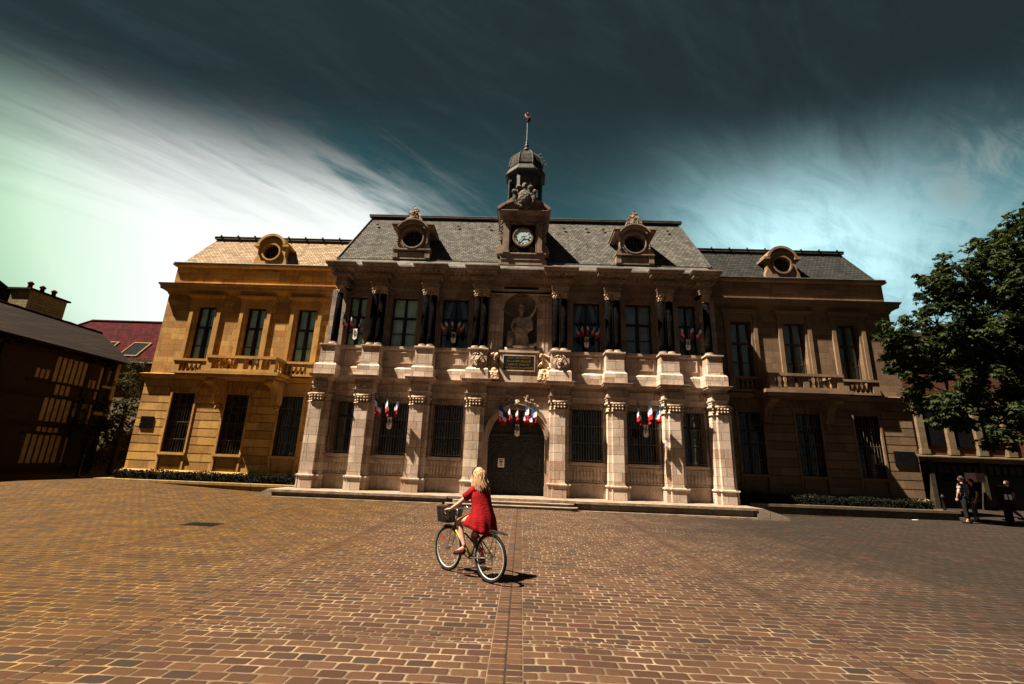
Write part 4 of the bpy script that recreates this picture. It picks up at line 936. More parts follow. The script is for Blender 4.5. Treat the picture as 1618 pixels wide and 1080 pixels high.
    bx(mb, c - 1.62, c + 1.62, -1.24, -1.0, 5.403, 5.52); bx(mb, c - 1.66, c + 1.66, -1.28, -.98, 6.03, 6.15)
    for q in (-1, 1): bx(mb, c + q * 1.62, c + q * 1.40, -1.0, .0, 5.403, 5.52); bx(mb, c + q * 1.66, c + q * 1.36, -.98, .0, 6.033, 6.148)
    for q in (-1.51, 0, 1.51): bx(mb, c + q - .13, c + q + .13, -1.23, -1.01, 5.52, 6.03)
    for q in (-1, 1): bx(mb, c + q * 1.64, c + q * 1.38, -.2, -.0, 5.52, 6.03)
    bal = part(mb, 'balcony', MT)
    for q in (-.75, .75):
        for k in range(5): b_ = MB(); baluster(b_, s * (c + q) - .50 + k * .25, -1.12, 5.522, .505); b_.build('baluster', MT, bal, True)
    for q in (-1, 1):
        for k in range(3): b_ = MB(); baluster(b_, s * (c + q * 1.51), -.85 + k * .24, 5.522, .505); b_.build('baluster', MT, bal, True)
    for q in (-1.42, 1.42):
        b_ = MB(); X0 = s * (c + q)
        pr = [(.02, 5.12), (-1.08, 5.12), (-1.12, 4.98), (-1.02, 4.86), (-.86, 4.84), (-.62, 4.70), (-.44, 4.45), (-.36, 4.2), (-.28, 4.1), (.02, 4.1)]
        for w, e in ((.17, 0), ): b_.prismx(pr, X0 - w, X0 + w)
        for xo in (-.12, -.04, .04, .12): b_.tube([(X0 + xo, a - .01, b + .01) for a, b in pr[2:9]], .035, 6)
        b_.tube([(X0 - .2, -1.02, 4.97), (X0 + .2, -1.02, 4.97)], .12, 12); b_.box(X0 - .15, X0 + .15, -.30, .0, 4.02, 4.098)
        for k in range(8): b_.ball((X0 + random.uniform(-.08, .08), -.2 + random.uniform(-.05, .05), 3.86 + random.uniform(-.08, .12)), .07, .07, .07, 6, 4, .2)
        b_.build('bracket', MT, bal)
    # cornice, attic, roof
    mb = MB(); mb.sweep(PU, [(-.3, 9.55), (.03, 9.55), (.06, 9.64), (.16, 9.72), (.30, 9.78), (.32, 9.92), (.37, 9.98), (.40, 10.06), (.25, 10.10), (-.3, 10.16)]); part(mb, 'cornice', MT)
    mb = MB(); bx(mb, 9.0, XU - .10, .02, .6, 9.6, 11.1); part(mb, 'attic_wall', MW)
    mb = MB(); PA = [(x * (XU - .10) / XE if abs(x) > 17 else x, yv) for x, yv in PW]; mb.sweep(PA, [(-.3, 11.08), (.06, 11.08), (.14, 11.13), (.16, 11.22), (-.3, 11.24)])
    bx(mb, 13.22 - .62, 13.22 + .62, -.02, .02, 10.52, 10.95); part(mb, 'attic_cornice', MT)
    mb = MB(); mb.tube([(s * 9.0, -.12, 11.27), (s * (XU), -.12, 11.27)], .06, 8); part(mb, 'gutter', M_lead)
    mb = MB(); xe, xr = XU - .25, 17.05
    mb.add([(s * 8.9, .0, 11.25), (s * xe, .0, 11.25), (s * xr, 1.05, 13.24), (s * 8.5, 1.05, 13.24)], [(0, 1, 2, 3) if s > 0 else (3, 2, 1, 0)])
    mb.add([(s * xe, .0, 11.25), (s * xe, 9, 11.25), (s * xr, 8, 13.24), (s * xr, 1.05, 13.24)], [(0, 1, 2, 3)]); mb.add([(s * 8.5, 1.05, 13.24), (s * xr, 1.05, 13.24), (s * xr, 8, 13.24), (s * 8.5, 8, 13.24)], [(0, 1, 2, 3)])
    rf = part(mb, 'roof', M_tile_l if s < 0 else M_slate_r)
    mb = MB(); mb.box(*sorted((s * 8.6, s * (xr + .12))), .92, 1.15, 13.22, 13.33); mb.tube([(s * 8.6, .95, 13.34), (s * (xr + .12), .95, 13.34)], .05, 6)
    for k in range(9): xx = s * (9.2 + k * .95); mb.tube([(xx, .9, 13.36), (xx, .9, 13.43)], .05, 6)
    mb.build('ridge_flashing', M_lead, rf)
    c = s * 13.22; yy = -.06; mb = MB()
    bx(mb, 13.22 - .80, 13.22 + .80, yy - .04, .8, 11.22, 11.34)
    hx = .66
    ringwall(mb, c, 12.03, .42, [(c - hx, 11.34), (c + hx, 11.34), (c + hx, 12.40), (c + .5, 12.72), (c, 12.86), (c - .5, 12.72), (c - hx, 12.40)], yy, yy + .3)
    ring(mb, c, 12.03, .42, .50, yy - .08, yy + .1); ring(mb, c, 12.25, .66, .78, yy - .16, yy + 1.3, 12, 168, 20)
    for q in (-1, 1):
        mb.box(min(c + q * .62, c + q * .92), max(c + q * .62, c + q * .92), yy - .16, yy + 1.0, 12.30, 12.42)
        mb.box(min(c + q * .56, c + q * .64), max(c + q * .56, c + q * .64), yy + .3, yy + 1.2, 11.3, 12.7)
        mb.prism([(c + q * .66, 11.34), (c + q * .88, 11.34), (c + q * .84, 11.6), (c + q * .74, 11.8), (c + q * .72, 12.3), (c + q * .66, 12.3)][::-q], yy, yy + .3)
    d = part(mb, 'dormer', MT)
    mb = MB(); mb.prismx([(yy + .3, 11.35), (yy + .3, 12.7), (1.2, 12.7), (.3, 11.35)], c - .55, c + .55); mb.build('dormer_attic', M_dark, d)
    f = MB(); ring(f, c, 12.03, .36, .43, yy + .15, yy + .2)
    for q in (-.14, .14): f.box(c + q - .013, c + q + .013, yy + .16, yy + .19, 11.66, 12.40)
    for q in (-.16, .10): f.box(c - .38, c + .38, yy + .158, yy + .192, 12.03 + q - .013, 12.03 + q + .013)
    w = f.build('round_window', M_wframe2, d); p = MB(); p.prism(arc(c, 12.03, .38, 0, 345, 23), yy + .2, yy + .205); p.build('pane', M_pane_d, w)
    # wall plaque
    mb = MB()
    if s < 0: mb.box(-18.08, -17.46, -.045, .0, 3.02, 3.30).box(-18.08, -17.46, -.045, .0, 2.74, 2.99)
    else: mb.box(17.25, 18.18, -.05, .0, 2.28, 2.92)
    t = mb.build('wall_plaque', M_pane_d, None, label='dark metal plaque on the outer corner of the %s wing' % ('golden left' if s < 0 else 'shaded right'), cat='plaque')
# ------------------------------------------------------------------ low walls and hedges before the wings
def kerb(s, name, M, zt, label):
    mb = MB(); x0, x1 = (-18.35, -9.2) if s < 0 else (9.9, 18.45)
    mb.sweep([(x0, -.4), (x0, -1.35), (x1, -1.35)] if s < 0 else [(x0, -1.35), (x1, -1.35), (x1, -.4)], [(-.35, -.2), (.0, -.2), (.0, zt - .12), (.06, zt - .10), (.06, zt), (-.35, zt)])
    mb.build('low_wall', M, None, label=label, cat='low wall')
kerb(-1, 'low_wall', M_kerb_l, .47, 'long low gold-lit stone wall below the hedge of the left wing')
kerb(1, 'low_wall', M_kerb_r, .50, 'long low shaded stone wall below the hedge of the right wing')
def hedge(x0, x1, y0, y1, z0, z1, label, mtl):
    mb = MB(); mb.box(x0 + .08, x1 - .08, y0 + .08, y1 - .08, z0, z1 - .06); r = random.Random(3)
    for k in range(int((x1 - x0) * 620)):
        u = r.random(); x = r.uniform(x0, x1)
        if u < .5: p = Vector((x, y0 + r.uniform(-.03, .09), r.uniform(z0, z1)))
        else: p = Vector((x, r.uniform(y0, y1), z1 + r.uniform(-.10, .06 + .04 * math.sin(x * 3))))
        a = Vector((r.uniform(-1, 1), r.uniform(-1, .3), r.uniform(-.2, 1))).normalized() * r.uniform(.03, .06); b = a.cross(Vector((r.uniform(-1, 1), r.uniform(-1, 1), r.uniform(-1, 1)))).normalized() * .022
        mb.add([p - a, p + b, p + a, p - b], [(0, 1, 2, 3)])
    mb.build('hedge', mtl, None, label=label, cat='hedge')
hedge(-18.0, -9.25, -.98, -.25, .3, .80, 'clipped dark hedge in front of the sunlit left wing', M_hedge)
hedge(9.9, 17.9, -.98, -.25, .3, .82, 'clipped dark hedge in front of the shaded right wing', M_hedge)
# ------------------------------------------------------------------ soft bodies: skin skeleton -> one fused mesh
def skin_mesh(joints, edges, root, sub=2, smooth=.6):
    """joints {name: (x, y, z, r)}; returns evaluated mesh (verts, faces)"""
    names = list(joints); idx = {n: i for i, n in enumerate(names)}
    bm = bmesh.new(); ly = bm.verts.layers.skin.verify(); vs = [bm.verts.new(joints[n][:3]) for n in names]
    for a, b in edges: bm.edges.new((vs[idx[a]], vs[idx[b]]))
    for n, v in zip(names, vs):
        r = joints[n][3]; v[ly].radius = (r if not isinstance(r, tuple) else r[0], r if not isinstance(r, tuple) else r[1]); v[ly].use_root = (n == root)
    me = bpy.data.meshes.new('t'); bm.to_mesh(me); bm.free()
    o = bpy.data.objects.new('t', me); COL.objects.link(o)
    m1 = o.modifiers.new('s', 'SKIN'); m1.branch_smoothing = smooth; m1.use_x_symmetry = False
    m2 = o.modifiers.new('u', 'SUBSURF'); m2.levels = sub; m2.render_levels = sub
    dg = bpy.context.evaluated_depsgraph_get(); e = bpy.data.meshes.new_from_object(o.evaluated_get(dg))
    V = [tuple(v.co) for v in e.vertices]; Fc = [tuple(p.vertices) for p in e.polygons]
    bpy.data.objects.remove(o); bpy.data.meshes.remove(e)
    return V, Fc
def fuse(mb, name, m, parent, vox=.012, smooth_it=4, **kw):
    """voxel-fuse the pieces into one continuous skin"""
    me = bpy.data.meshes.new('t'); me.from_pydata(mb.v, [], mb.f); o = bpy.data.objects.new('t', me); COL.objects.link(o)
    r = o.modifiers.new('r', 'REMESH'); r.mode = 'VOXEL'; r.voxel_size = vox; r.use_smooth_shade = True
    s = o.modifiers.new('k', 'SMOOTH'); s.iterations = smooth_it; s.factor = .5
    dg = bpy.context.evaluated_depsgraph_get(); e = bpy.data.meshes.new_from_object(o.evaluated_get(dg))
    q = MB(); q.v = [tuple(v.co) for v in e.vertices]; q.f = [tuple(p.vertices) for p in e.polygons]; q.mi = [0] * len(q.f)
    bpy.data.objects.remove(o); bpy.data.meshes.remove(e)
    return q.build(name, m, parent, True, **kw)
def head(mb, c, fwd, up, R=.105, nose=True):
    """head with jaw, nose, brow, ears; c = centre, fwd = facing"""
    f = Vector(fwd).normalized(); u = Vector(up).normalized(); r = f.cross(u).normalized(); u = r.cross(f); c = Vector(c)
    rs = []; n = 20; M_ = 14
    for j in range(M_ + 1):
        t = math.pi * j / M_; z = -math.cos(t); rad = math.sin(t); ring_ = []
        for i in range(n):
            a = 2 * math.pi * i / n; x = math.cos(a) * rad; y = math.sin(a) * rad      # x forward, y right
            X = x * .92; Y = y * .74; Zz = z * 1.12
            if z < 0: k = 1 + .38 * z * (1 if x > 0 else .6); Y *= k; X = X * (1 + .15 * z) + (.10 * (-z) if x > 0 else 0)
            if x > .75 and abs(y) < .25 and -.35 < z < .15: X += .16 * (1 - abs(y) / .25) * (1 - (z + .15) / .3 if z > -.15 else 1)
            if x > .6 and .02 < z < .22 and .12 < abs(y) < .5: X -= .07
            ring_.append(tuple(c + f * X * R + r * Y * R + u * Zz * R))
        rs.append(ring_)
    mb.rings(rs, cap=False)
    for s in (-1, 1):
        p = c + r * s * .075 * R / .105 - u * .01; mb.ball(tuple(p), .018, .018, .03, 8, 5)
    return mb
def fingers(mb, wrist, palm_dir, side_dir, curl_dir, s=1.0, curl=1.1):
    """palm, four fingers of unequal length bent towards curl_dir, and a thumb from the side of the palm"""
    w = Vector(wrist); d = Vector(palm_dir).normalized(); sd_ = Vector(side_dir); sd_ = (sd_ - d * sd_.dot(d)).normalized(); cu = Vector(curl_dir); cu = (cu - d * cu.dot(d)).normalized()
    q = [w, w + d * .045 * s, w + d * .085 * s]
    rs = []
    for p, a, b in ((w - d * .01, .022, .018), (w + d * .03 * s, .034, .018), (w + d * .065 * s, .040, .017), (w + d * .09 * s, .037, .014)):
        rs.append([tuple(p + sd_ * a * s * math.cos(t) + cu * b * s * math.sin(t)) for t in [2 * math.pi * k / 12 for k in range(12)]])
    mb.rings(rs)
    for k, (off, L) in enumerate(((-.030, .060), (-.010, .072), (.010, .068), (.029, .052))):
        p = w + d * .085 * s + sd_ * off * s; pts = [p - d * .02]; a = 0
        for seg in (.42, .33, .25):
            pts.append(pts[-1] + (d * math.cos(a) + cu * math.sin(a)) * (L * s * seg + (.02 if seg == .42 else 0))); a += curl * .62
        mb.tube(pts, [.0095 * s, .009 * s, .008 * s, .0065 * s], 8)
    p = w + d * .03 * s - sd_ * .026 * s
    mb.tube([p, p + (-sd_ * .7 + d * .6) * .032 * s, p + (-sd_ * .75 + d * 1.3 + cu * .5) * .036 * s, p + (-sd_ * .45 + d * 1.6 + cu * 1.2) * .040 * s], [.012 * s, .0105 * s, .0095 * s, .008 * s], 8)
M_skin = plain('skin', (1.15, .62, .47), .55, 0, .1, 30)
# ------------------------------------------------------------------ cyclist and bicycle
BO = Vector((-.17, -14.55, 0)); BF = Vector((-.72198821, .69190536, 0)); BS = Vector((-.69190536, -.72198821, 0))
def B(f, s, z): return tuple(BO + BF * f + BS * s + Vector((0, 0, z)))
BIKE = empty('bicycle', B(.5, 0, 0), 'city bicycle with black front basket ridden by the woman in the red dress', 'bicycle')
M_tyre = plain('tyre_rubber', (.016, .016, .017), .9, 0, .2, 6, 0, .15); M_rim = plain('aluminium', (.9, .9, .85), .45, .3, .1); M_chrome = plain('chrome', (1.4, 1.4, 1.35), .2, .9, .1)
M_frame = plain('dark_champagne_frame_paint', (.20, .19, .14), .35, .2, .15); M_blk = plain('black_plastic', (.012, .012, .012), .75, 0, .2, 6, 0, .2); M_refl = plain('red_reflector', (.85, .03, .05), .3, 0, .1)
M_yel = plain('yellow_green_decal', (.9, .95, .08), .5, 0, .5, 40)
def circ(f0, z0, r, s=0.0, n=40, a0=0, a1=360): return [B(f0 + r * math.cos(math.radians(a0 + (a1 - a0) * i / n)), s, z0 + r * math.sin(math.radians(a0 + (a1 - a0) * i / n))) for i in range(n + 1)]
def wheel(f0, refl_a):
    mb = MB(); mb.tube(circ(f0, .345, .322), .0235, 10, False); ty = mb.build('wheel', M_tyre, BIKE, True)
    mb = MB(); mb.tube(circ(f0, .345, .292), .010, 8, False); mb.build('rim', M_rim, ty, True)
    mb = MB(); mb.tube([B(f0, -.05, .345), B(f0, -.035, .345), B(f0, .035, .345), B(f0, .05, .345)], [.012, .024, .024, .012], 10); mb.build('hub', M_chrome, ty, True)
    mb = MB()
    for k in range(32):
        a = 2 * math.pi * k / 32; s = .03 if k % 2 else -.03; b = a + (.5 if (k // 2) % 2 else -.5)
        mb.tube([B(f0 + .022 * math.cos(b), s, .345 + .022 * math.sin(b)), B(f0 + .285 * math.cos(a), 0, .345 + .285 * math.sin(a))], .0013, 4)
    mb.build('spokes', M_chrome, ty)
    mb = MB(); a = math.radians(refl_a); c = (f0 + .20 * math.cos(a), .345 + .20 * math.sin(a)); rs = []
    for t, w in ((-.05, .004), (-.035, .016), (0, .020), (.035, .016), (.05, .004)):
        rs.append([B(c[0] - math.sin(a) * t + math.cos(a) * w * q, ss, c[1] + math.cos(a) * t + math.sin(a) * w * q) for q, ss in ((-1, .006), (1, .006), (1, .018), (-1, .018))])
    mb.rings(rs); mb.build('reflector', M_refl, ty)
wheel(0, 150 - 180 + 25 + 180 if False else 22); wheel(1.02, 22 + 20)
bb = (.44, .285); st = (.29, .66); hd = (.86, .80); hb = (.885, .70)
mb = MB()
mb.tube([B(bb[0], 0, bb[1]), B(st[0], 0, st[1])], .015, 10)                 # seat tube
mb.tube([B(hd[0] - .01, 0, hd[1] + .06), B(hb[0], 0, hb[1] - .06)], .02, 10)                 # head tube
mb.tube([B(.36, 0, .48), B(.872, 0, .74)], .014, 10)        # low top tube
for s in (-1, 1):
    mb.tube([B(st[0] + .01, s * .01, .62), B(.02, s * .055, .36), B(0, s * .062, .345)], [.009, .008, .008], 8)
    mb.tube([B(bb[0] - .02, s * .03, bb[1]), B(.30, s * .04, .30), B(0, s * .062, .345)], [.011, .010, .008], 8)
mb.tube([B(bb[0], -.04, bb[1]), B(bb[0], .04, bb[1])], .022, 12)
fr = mb.build('frame', M_frame, BIKE, True)
mb = MB(); mb.tube([B(bb[0], 0, bb[1]), B(.878, 0, .66)], .021, 10); mb.build('down_tube', M_yel, fr, True)
mb = MB(); mb.tube([B(.85, 0, .86), B(.90, 0, .66)], .014, 8)
for s in (-1, 1): mb.tube([B(.90, s * .01, .68), B(.905, s * .05, .66), B(.93, s * .055, .55), B(.99, s * .055, .38), B(1.02, s * .055, .345)], [.012, .013, .012, .009, .009], 8)
mb.build('fork', M_chrome, BIKE, True)
mb = MB(); mb.tube([B(.86, 0, .83), B(.84, 0, .93), B(.86, 0, .955)], .013, 8)
mb.tube([B(.66, .30, .945), B(.74, .295, .95), B(.82, .25, .955), B(.87, .10, .96), B(.87, -.10, .96), B(.82, -.25, .955), B(.74, -.295, .95), B(.66, -.30, .945)], .011, 8)
hbar = mb.build('handlebar', M_chrome, BIKE, True)
for s in (-1, 1):
    g_ = MB(); g_.tube([B(.65, s * .30, .945), B(.77, s * .285, .951)], .016, 8); g_.build('grip', M_blk, hbar, True)
    g_ = MB(); g_.tube([B(.80, s * .26, .945), B(.83, s * .27, .915), B(.74, s * .315, .905)], [.008, .007, .006], 6); g_.tube([B(.815, s * .25, .96), B(.85, s * .20, .99)], .007, 6); g_.build('brake_lever', M_chrome, hbar, True)
mb = MB(); rs = []
for f0, w, z in ((.10, .075, .80), (.16, .085, .812), (.24, .05, .81), (.32, .022, .805), (.36, .016, .80)):
    rs.append([B(f0, w * math.cos(a), z + (.028 if math.sin(a) > 0 else .02) * math.sin(a)) for a in [2 * math.pi * k / 12 for k in range(12)]])
mb.rings(rs); mb.tube([B(.25, 0, .80), B(.29, 0, .66)], .012, 8); mb.build('saddle', M_blk, BIKE, True)
mb = MB()     # mudguard-like carrier over the rear wheel
mb.tube([B(.16, 0, .70), B(.08, 0, .715), B(-.04, 0, .722), B(-.20, 0, .716), B(-.34, 0, .70)], [.008, .012, .013, .012, .007], 8)
for s in (-1, 1): mb.tube([B(-.10, s * .03, .71), B(-.02, s * .06, .36)], .005, 6); mb.tube([B(.2, s * .03, .70), B(-.2, s * .05, .715), B(-.32, s * .03, .70)], .006, 6)
mb.build('rear_carrier', M_blk, BIKE, True)
mb = MB(); mb.tube(circ(1.02, .345, .352, 0, 14, 60, 150), .012, 8); mb.build('front_mudguard', M_blk, BIKE, True)
mb = MB()     # wire basket: rim, base, mesh
def basket_pt(u, v): # u around 0..1, v height 0..1
    w = .15 + .03 * v; l = .11 + .025 * v; a = [( -l, -w), (l, -w), (l, w), (-l, w)]; k = (u * 4) % 4; i = int(k); t = k - i; p = a[i]; q_ = a[(i + 1) % 4]
    return B(1.045 + p[0] + (q_[0] - p[0]) * t, p[1] + (q_[1] - p[1]) * t, .745 + .235 * v)
for v in [k / 14 for k in range(15)]: mb.tube([basket_pt(k / 32, v) for k in range(33)], .007 if v in (0, 1) else .0042, 5, False)
for k in range(72): mb.tube([basket_pt(k / 72, 0), basket_pt(k / 72, 1)], .004, 4)
for k in range(12): mb.tube([B(.935 + k * .02, -.15, .745), B(.935 + k * .02, .15, .745)], .0035, 4)
mb.tube([B(.90, 0, .80), B(.96, 0, .79)], .008, 6); mb.build('basket', M_blk, BIKE)
mb = MB(); mb.tube(circ(bb[0], bb[1], .088, -.055, 28), .006, 5, False)
for k in range(5): a = k * 1.257; mb.tube([B(bb[0], -.055, bb[1]), B(bb[0] + .085 * math.cos(a), -.055, bb[1] + .085 * math.sin(a))], .006, 5)
mb.tube([B(bb[0], -.06, bb[1] + .09), B(0, -.06, .345 + .045)], .004, 5); mb.tube([B(bb[0], -.06, bb[1] - .09), B(.03, -.06, .23), B(0, -.06, .25)], .004, 5)
mb.tube(circ(0, .345, .045, -.055, 20), .006, 5, False); mb.tube([B(.02, -.06, .33), B(.03, -.065, .24)], .012, 6)
crk = mb.build('crankset', M_chrome, BIKE)
for s, da in ((1, .0), (-1, .0)):
    pf, pz = (bb[0] + .15, bb[1] + .055) if s > 0 else (bb[0] - .135, bb[1] - .09)
    p_ = MB(); p_.tube([B(bb[0], s * .06, bb[1]), B(pf, s * .075, pz)], .009, 6); x = Vector(B(pf - .045, s * .08, pz - .01)); p_.obox(x, BF * .09, BS * (s * .085), (0, 0, .02)); p_.build('pedal', M_blk, crk)
    if s > 0: LP = (pf, pz)
    else: RP = (pf, pz)
# ---- rider
RID = empty('person', B(.25, 0, 0), 'woman with long blonde hair in a red dress riding the bicycle', 'person')
hipz = .875
J = {'pelvis': (*B(.20, 0, .90), .105), 'waist': (*B(.215, 0, 1.03), .092), 'chest': (*B(.265, 0, 1.19), .105), 'neckb': (*B(.315, 0, 1.315), .06), 'neck': (*B(.335, 0, 1.375), .042), 'headb': (*B(.355, 0, 1.43), .05)}
Ed = [('pelvis', 'waist'), ('waist', 'chest'), ('chest', 'neckb'), ('neckb', 'neck'), ('neck', 'headb')]
legs = {1: ((.26, .09, .875), (.645, .125, .80), (LP[0] - .115, .115, LP[1] + .095)), -1: ((.24, -.09, .865), (.555, -.11, .56), (RP[0] - .02, -.115, RP[1] + .11))}
for s, (h, k, a) in legs.items():
    n = 'L' if s > 0 else 'R'; h, k, a = Vector(B(*h)), Vector(B(*k)), Vector(B(*a))
    J['hip' + n] = (*h, .085); J['th' + n] = (*(h * .5 + k * .5), .072); J['knee' + n] = (*k, .054); J['calf' + n] = (*(k * .68 + a * .32), .053); J['shin' + n] = (*(k * .3 + a * .7), .038); J['ank' + n] = (*a, .032)
    Ed += [('pelvis', 'hip' + n), ('hip' + n, 'th' + n), ('th' + n, 'knee' + n), ('knee' + n, 'calf' + n), ('calf' + n, 'shin' + n), ('shin' + n, 'ank' + n)]
arms = {1: ((.325, .155, 1.265), (.50, .235, 1.09), (.665, .285, .985)), -1: ((.325, -.155, 1.265), (.50, -.24, 1.09), (.665, -.285, .985))}
for s, (h, k, a) in arms.items():
    n = 'L' if s > 0 else 'R'; h, k, a = Vector(B(*h)), Vector(B(*k)), Vector(B(*a))
    J['sh' + n] = (*h, .05); J['ua' + n] = (*(h * .5 + k * .5), .043); J['el' + n] = (*k, .036); J['fa' + n] = (*(k * .6 + a * .4), .034); J['wr' + n] = (*a, .022)
    Ed += [('neckb', 'sh' + n), ('sh' + n, 'ua' + n), ('ua' + n, 'el' + n), ('el' + n, 'fa' + n), ('fa' + n, 'wr' + n)]
V, Fc = skin_mesh(J, Ed, 'pelvis'); mb = MB().add(V, Fc)
hf = (BF * 1.0 + BS * .28 + Vector((0, 0, -.05))); HC = Vector(B(.375, .005, 1.495))
head(mb, HC, hf, (0, 0, 1), .105)
for s in (1, -1):
    w = Vector(B(.665, s * .285, .985)); fingers(mb, w, Vector(B(.76, s * .29, .968)) - w, BS * s, Vector((0, 0, -1)), 1.0, 1.4)
for s, P_ in ((1, LP), (-1, RP)):      # feet under the shoes
    a = Vector(B(P_[0] - (.115 if s > 0 else .02), s * .115, P_[1] + (.095 if s > 0 else .11))); t = Vector(B(P_[0] + (.085 if s > 0 else .13), s * .125, P_[1] + (-.005 if s > 0 else .035)))
    mb.tube([a, a * .5 + t * .5 - Vector((0, 0, .01)), t], [.032, .032, .022], 10)
fuse(mb, 'body', M_skin, RID, .007, 3)
for s, P_ in ((1, LP), (-1, RP)):
    a = Vector(B(P_[0] - (.135 if s > 0 else .06), s * .115, P_[1] + (.045 if s > 0 else .055))); t = Vector(B(P_[0] + (.115 if s > 0 else .155), s * .128, P_[1] + (-.02 if s > 0 else .015)))
    d = (t - a); sh = MB(); rs = []
    for u, wd, hh in ((0, .02, .03), (.08, .036, .05), (.3, .038, .052), (.55, .044, .042), (.8, .046, .032), (.95, .034, .024), (1, .012, .014)):
        c = a + d * u; rs.append([tuple(c + BS * wd * math.cos(q) + Vector((0, 0, 1)) * hh * math.sin(q)) for q in [2 * math.pi * k / 12 for k in range(12)]])
    sh.rings(rs); sh.build('shoe', plain('dark_red_shoe', (.10, .012, .014), .6), RID, True)
# hair: long, wavy, to between the shoulder blades, with separate locks
M_hair = plain('blonde_hair', (.80, .50, .27), .45, 0, .45, 60); M_hair2 = plain('hair_shadowed_parting', (.30, .17, .07), .5, 0, .4, 50)
mb = MB(); rr_ = random.Random(5); hfn = hf.normalized(); hr = hfn.cross(Vector((0, 0, 1))).normalized(); M3 = 15
capc = HC - hfn * .012 + Vector((0, 0, .012)); rs = []
for j in range(9):
    t = math.pi * .62 * j / 8; ring_ = []
    for i in range(20):
        a = 2 * math.pi * i / 20; d = hfn * math.cos(a) + hr * math.sin(a); fr_ = max(0, math.cos(a)); tt = t * (1 - .42 * fr_)
        ring_.append(tuple(capc + d * .112 * math.sin(tt) * (1.0 - .08 * abs(math.sin(a))) + Vector((0, 0, .132 * math.cos(tt)))))
    rs.append(ring_)
mb.rings(rs, cap=False)
for k in range(230):
    a = rr_.uniform(math.radians(48), math.radians(312)); d = hfn * math.cos(a) + hr * math.sin(a); z0 = rr_.uniform(-.02, .09)
    p0 = capc + d * .107 * math.sqrt(max(.05, 1 - (z0 / .135) ** 2)) + Vector((0, 0, z0)); L = rr_.uniform(.20, .30); ph = rr_.uniform(0, 6); sw = rr_.uniform(.001, .005) * (1 if rr_.random() < .8 else 2.5)
    pull = -hfn * rr_.uniform(.03, .11); pts = []; N_ = 9
    for q in range(N_):
        u = q / (N_ - 1); out_ = d * (.012 * math.sin(u * 3.1) + .012 * u); pts.append(p0 + out_ + pull * u * u + hr * (d.dot(hr)) * .03 * u + Vector((0, 0, -L * u)) + hr * sw * math.sin(ph + u * 9) + hfn * sw * .7 * math.cos(ph + u * 8))
    w = rr_.uniform(.006, .012); mb.tube(pts, [w * .7, w, w, w, w, w * .95, w * .8, w * .6, w * .15], 6)
mb.build('hair', M_hair, RID, True)
mb = MB(); mb.tube([tuple(capc + (hr * math.cos(t)) * .113 + Vector((0, 0, 1)) * (.128 * math.sin(t)) + hfn * .045) for t in [math.pi * k / 14 for k in range(15)]], .009, 6); mb.build('headband', M_blk, RID, True)
mb = MB(); mb.ball(tuple(HC + hfn * .085 - Vector((0, 0, .072))), .05, .05, .042, 12, 8); mb.build('face_mask', M_white, RID, True)
# red dress: bodice, flared skirt that hangs behind the saddle and lies over the thighs
M_dress = plain('red_cotton', (.48, .003, .007), .85, 0, .35, 9, .8, .15)
mb = MB(); rs = []; n = 40
secs = [ # f centre, z front, z back, half-length front, back, half-width, folds
    (.318, 1.335, 1.335, .058, .065, .085, 0), (.310, 1.30, 1.31, .090, .090, .155, 0), (.295, 1.25, 1.255, .125, .115, .182, 0), (.275, 1.18, 1.18, .145, .122, .182, .002), (.245, 1.08, 1.08, .145, .128, .176, .004),
    (.225, 1.00, 1.00, .150, .140, .186, .005), (.215, .945, .93, .19, .160, .202, .006), (.21, .93, .86, .26, .178, .212, .007), (.21, .91, .78, .34, .192, .220, .008), (.21, .86, .70, .40, .205, .226, .010), (.21, .79, .655, .425, .215, .232, .012)]
for f0, zf, zb, lf, lb, w, fo in secs:
    ring_ = []
    for i in range(n):
        a = 2 * math.pi * i / n; c_, s_ = math.cos(a), math.sin(a); l = lf if c_ > 0 else lb; t = (c_ + 1) / 2
        k = 1 + fo / .2 * math.sin(a * 9 + f0 * 20); e = .8 if lf > .2 else 1.0
        x = l * (abs(c_) ** e) * (1 if c_ > 0 else -1); z = zb + (zf - zb) * t + .012 * fo / .02 * math.sin(a * 5)
        ring_.append(B(f0 + x * k, w * s_ * k * (1 - (.30 * max(0, c_) if lf > .2 else 0)), z))
    rs.append(ring_)
mb.rings(rs[::-1], cap=False)
for s in (-1, 1):
    h, k = Vector(B(.325, s * .145, 1.275)), Vector(B(.50, s * .235, 1.09)); mb.tube([h - (k - h) * .25, h, h * .72 + k * .28, h * .42 + k * .58], [.05, .066, .066, .070], 14, False)
o = mb.build('dress', M_dress, RID, True)
sm_ = o.modifiers.new('thickness', 'SOLIDIFY'); sm_.thickness = .006
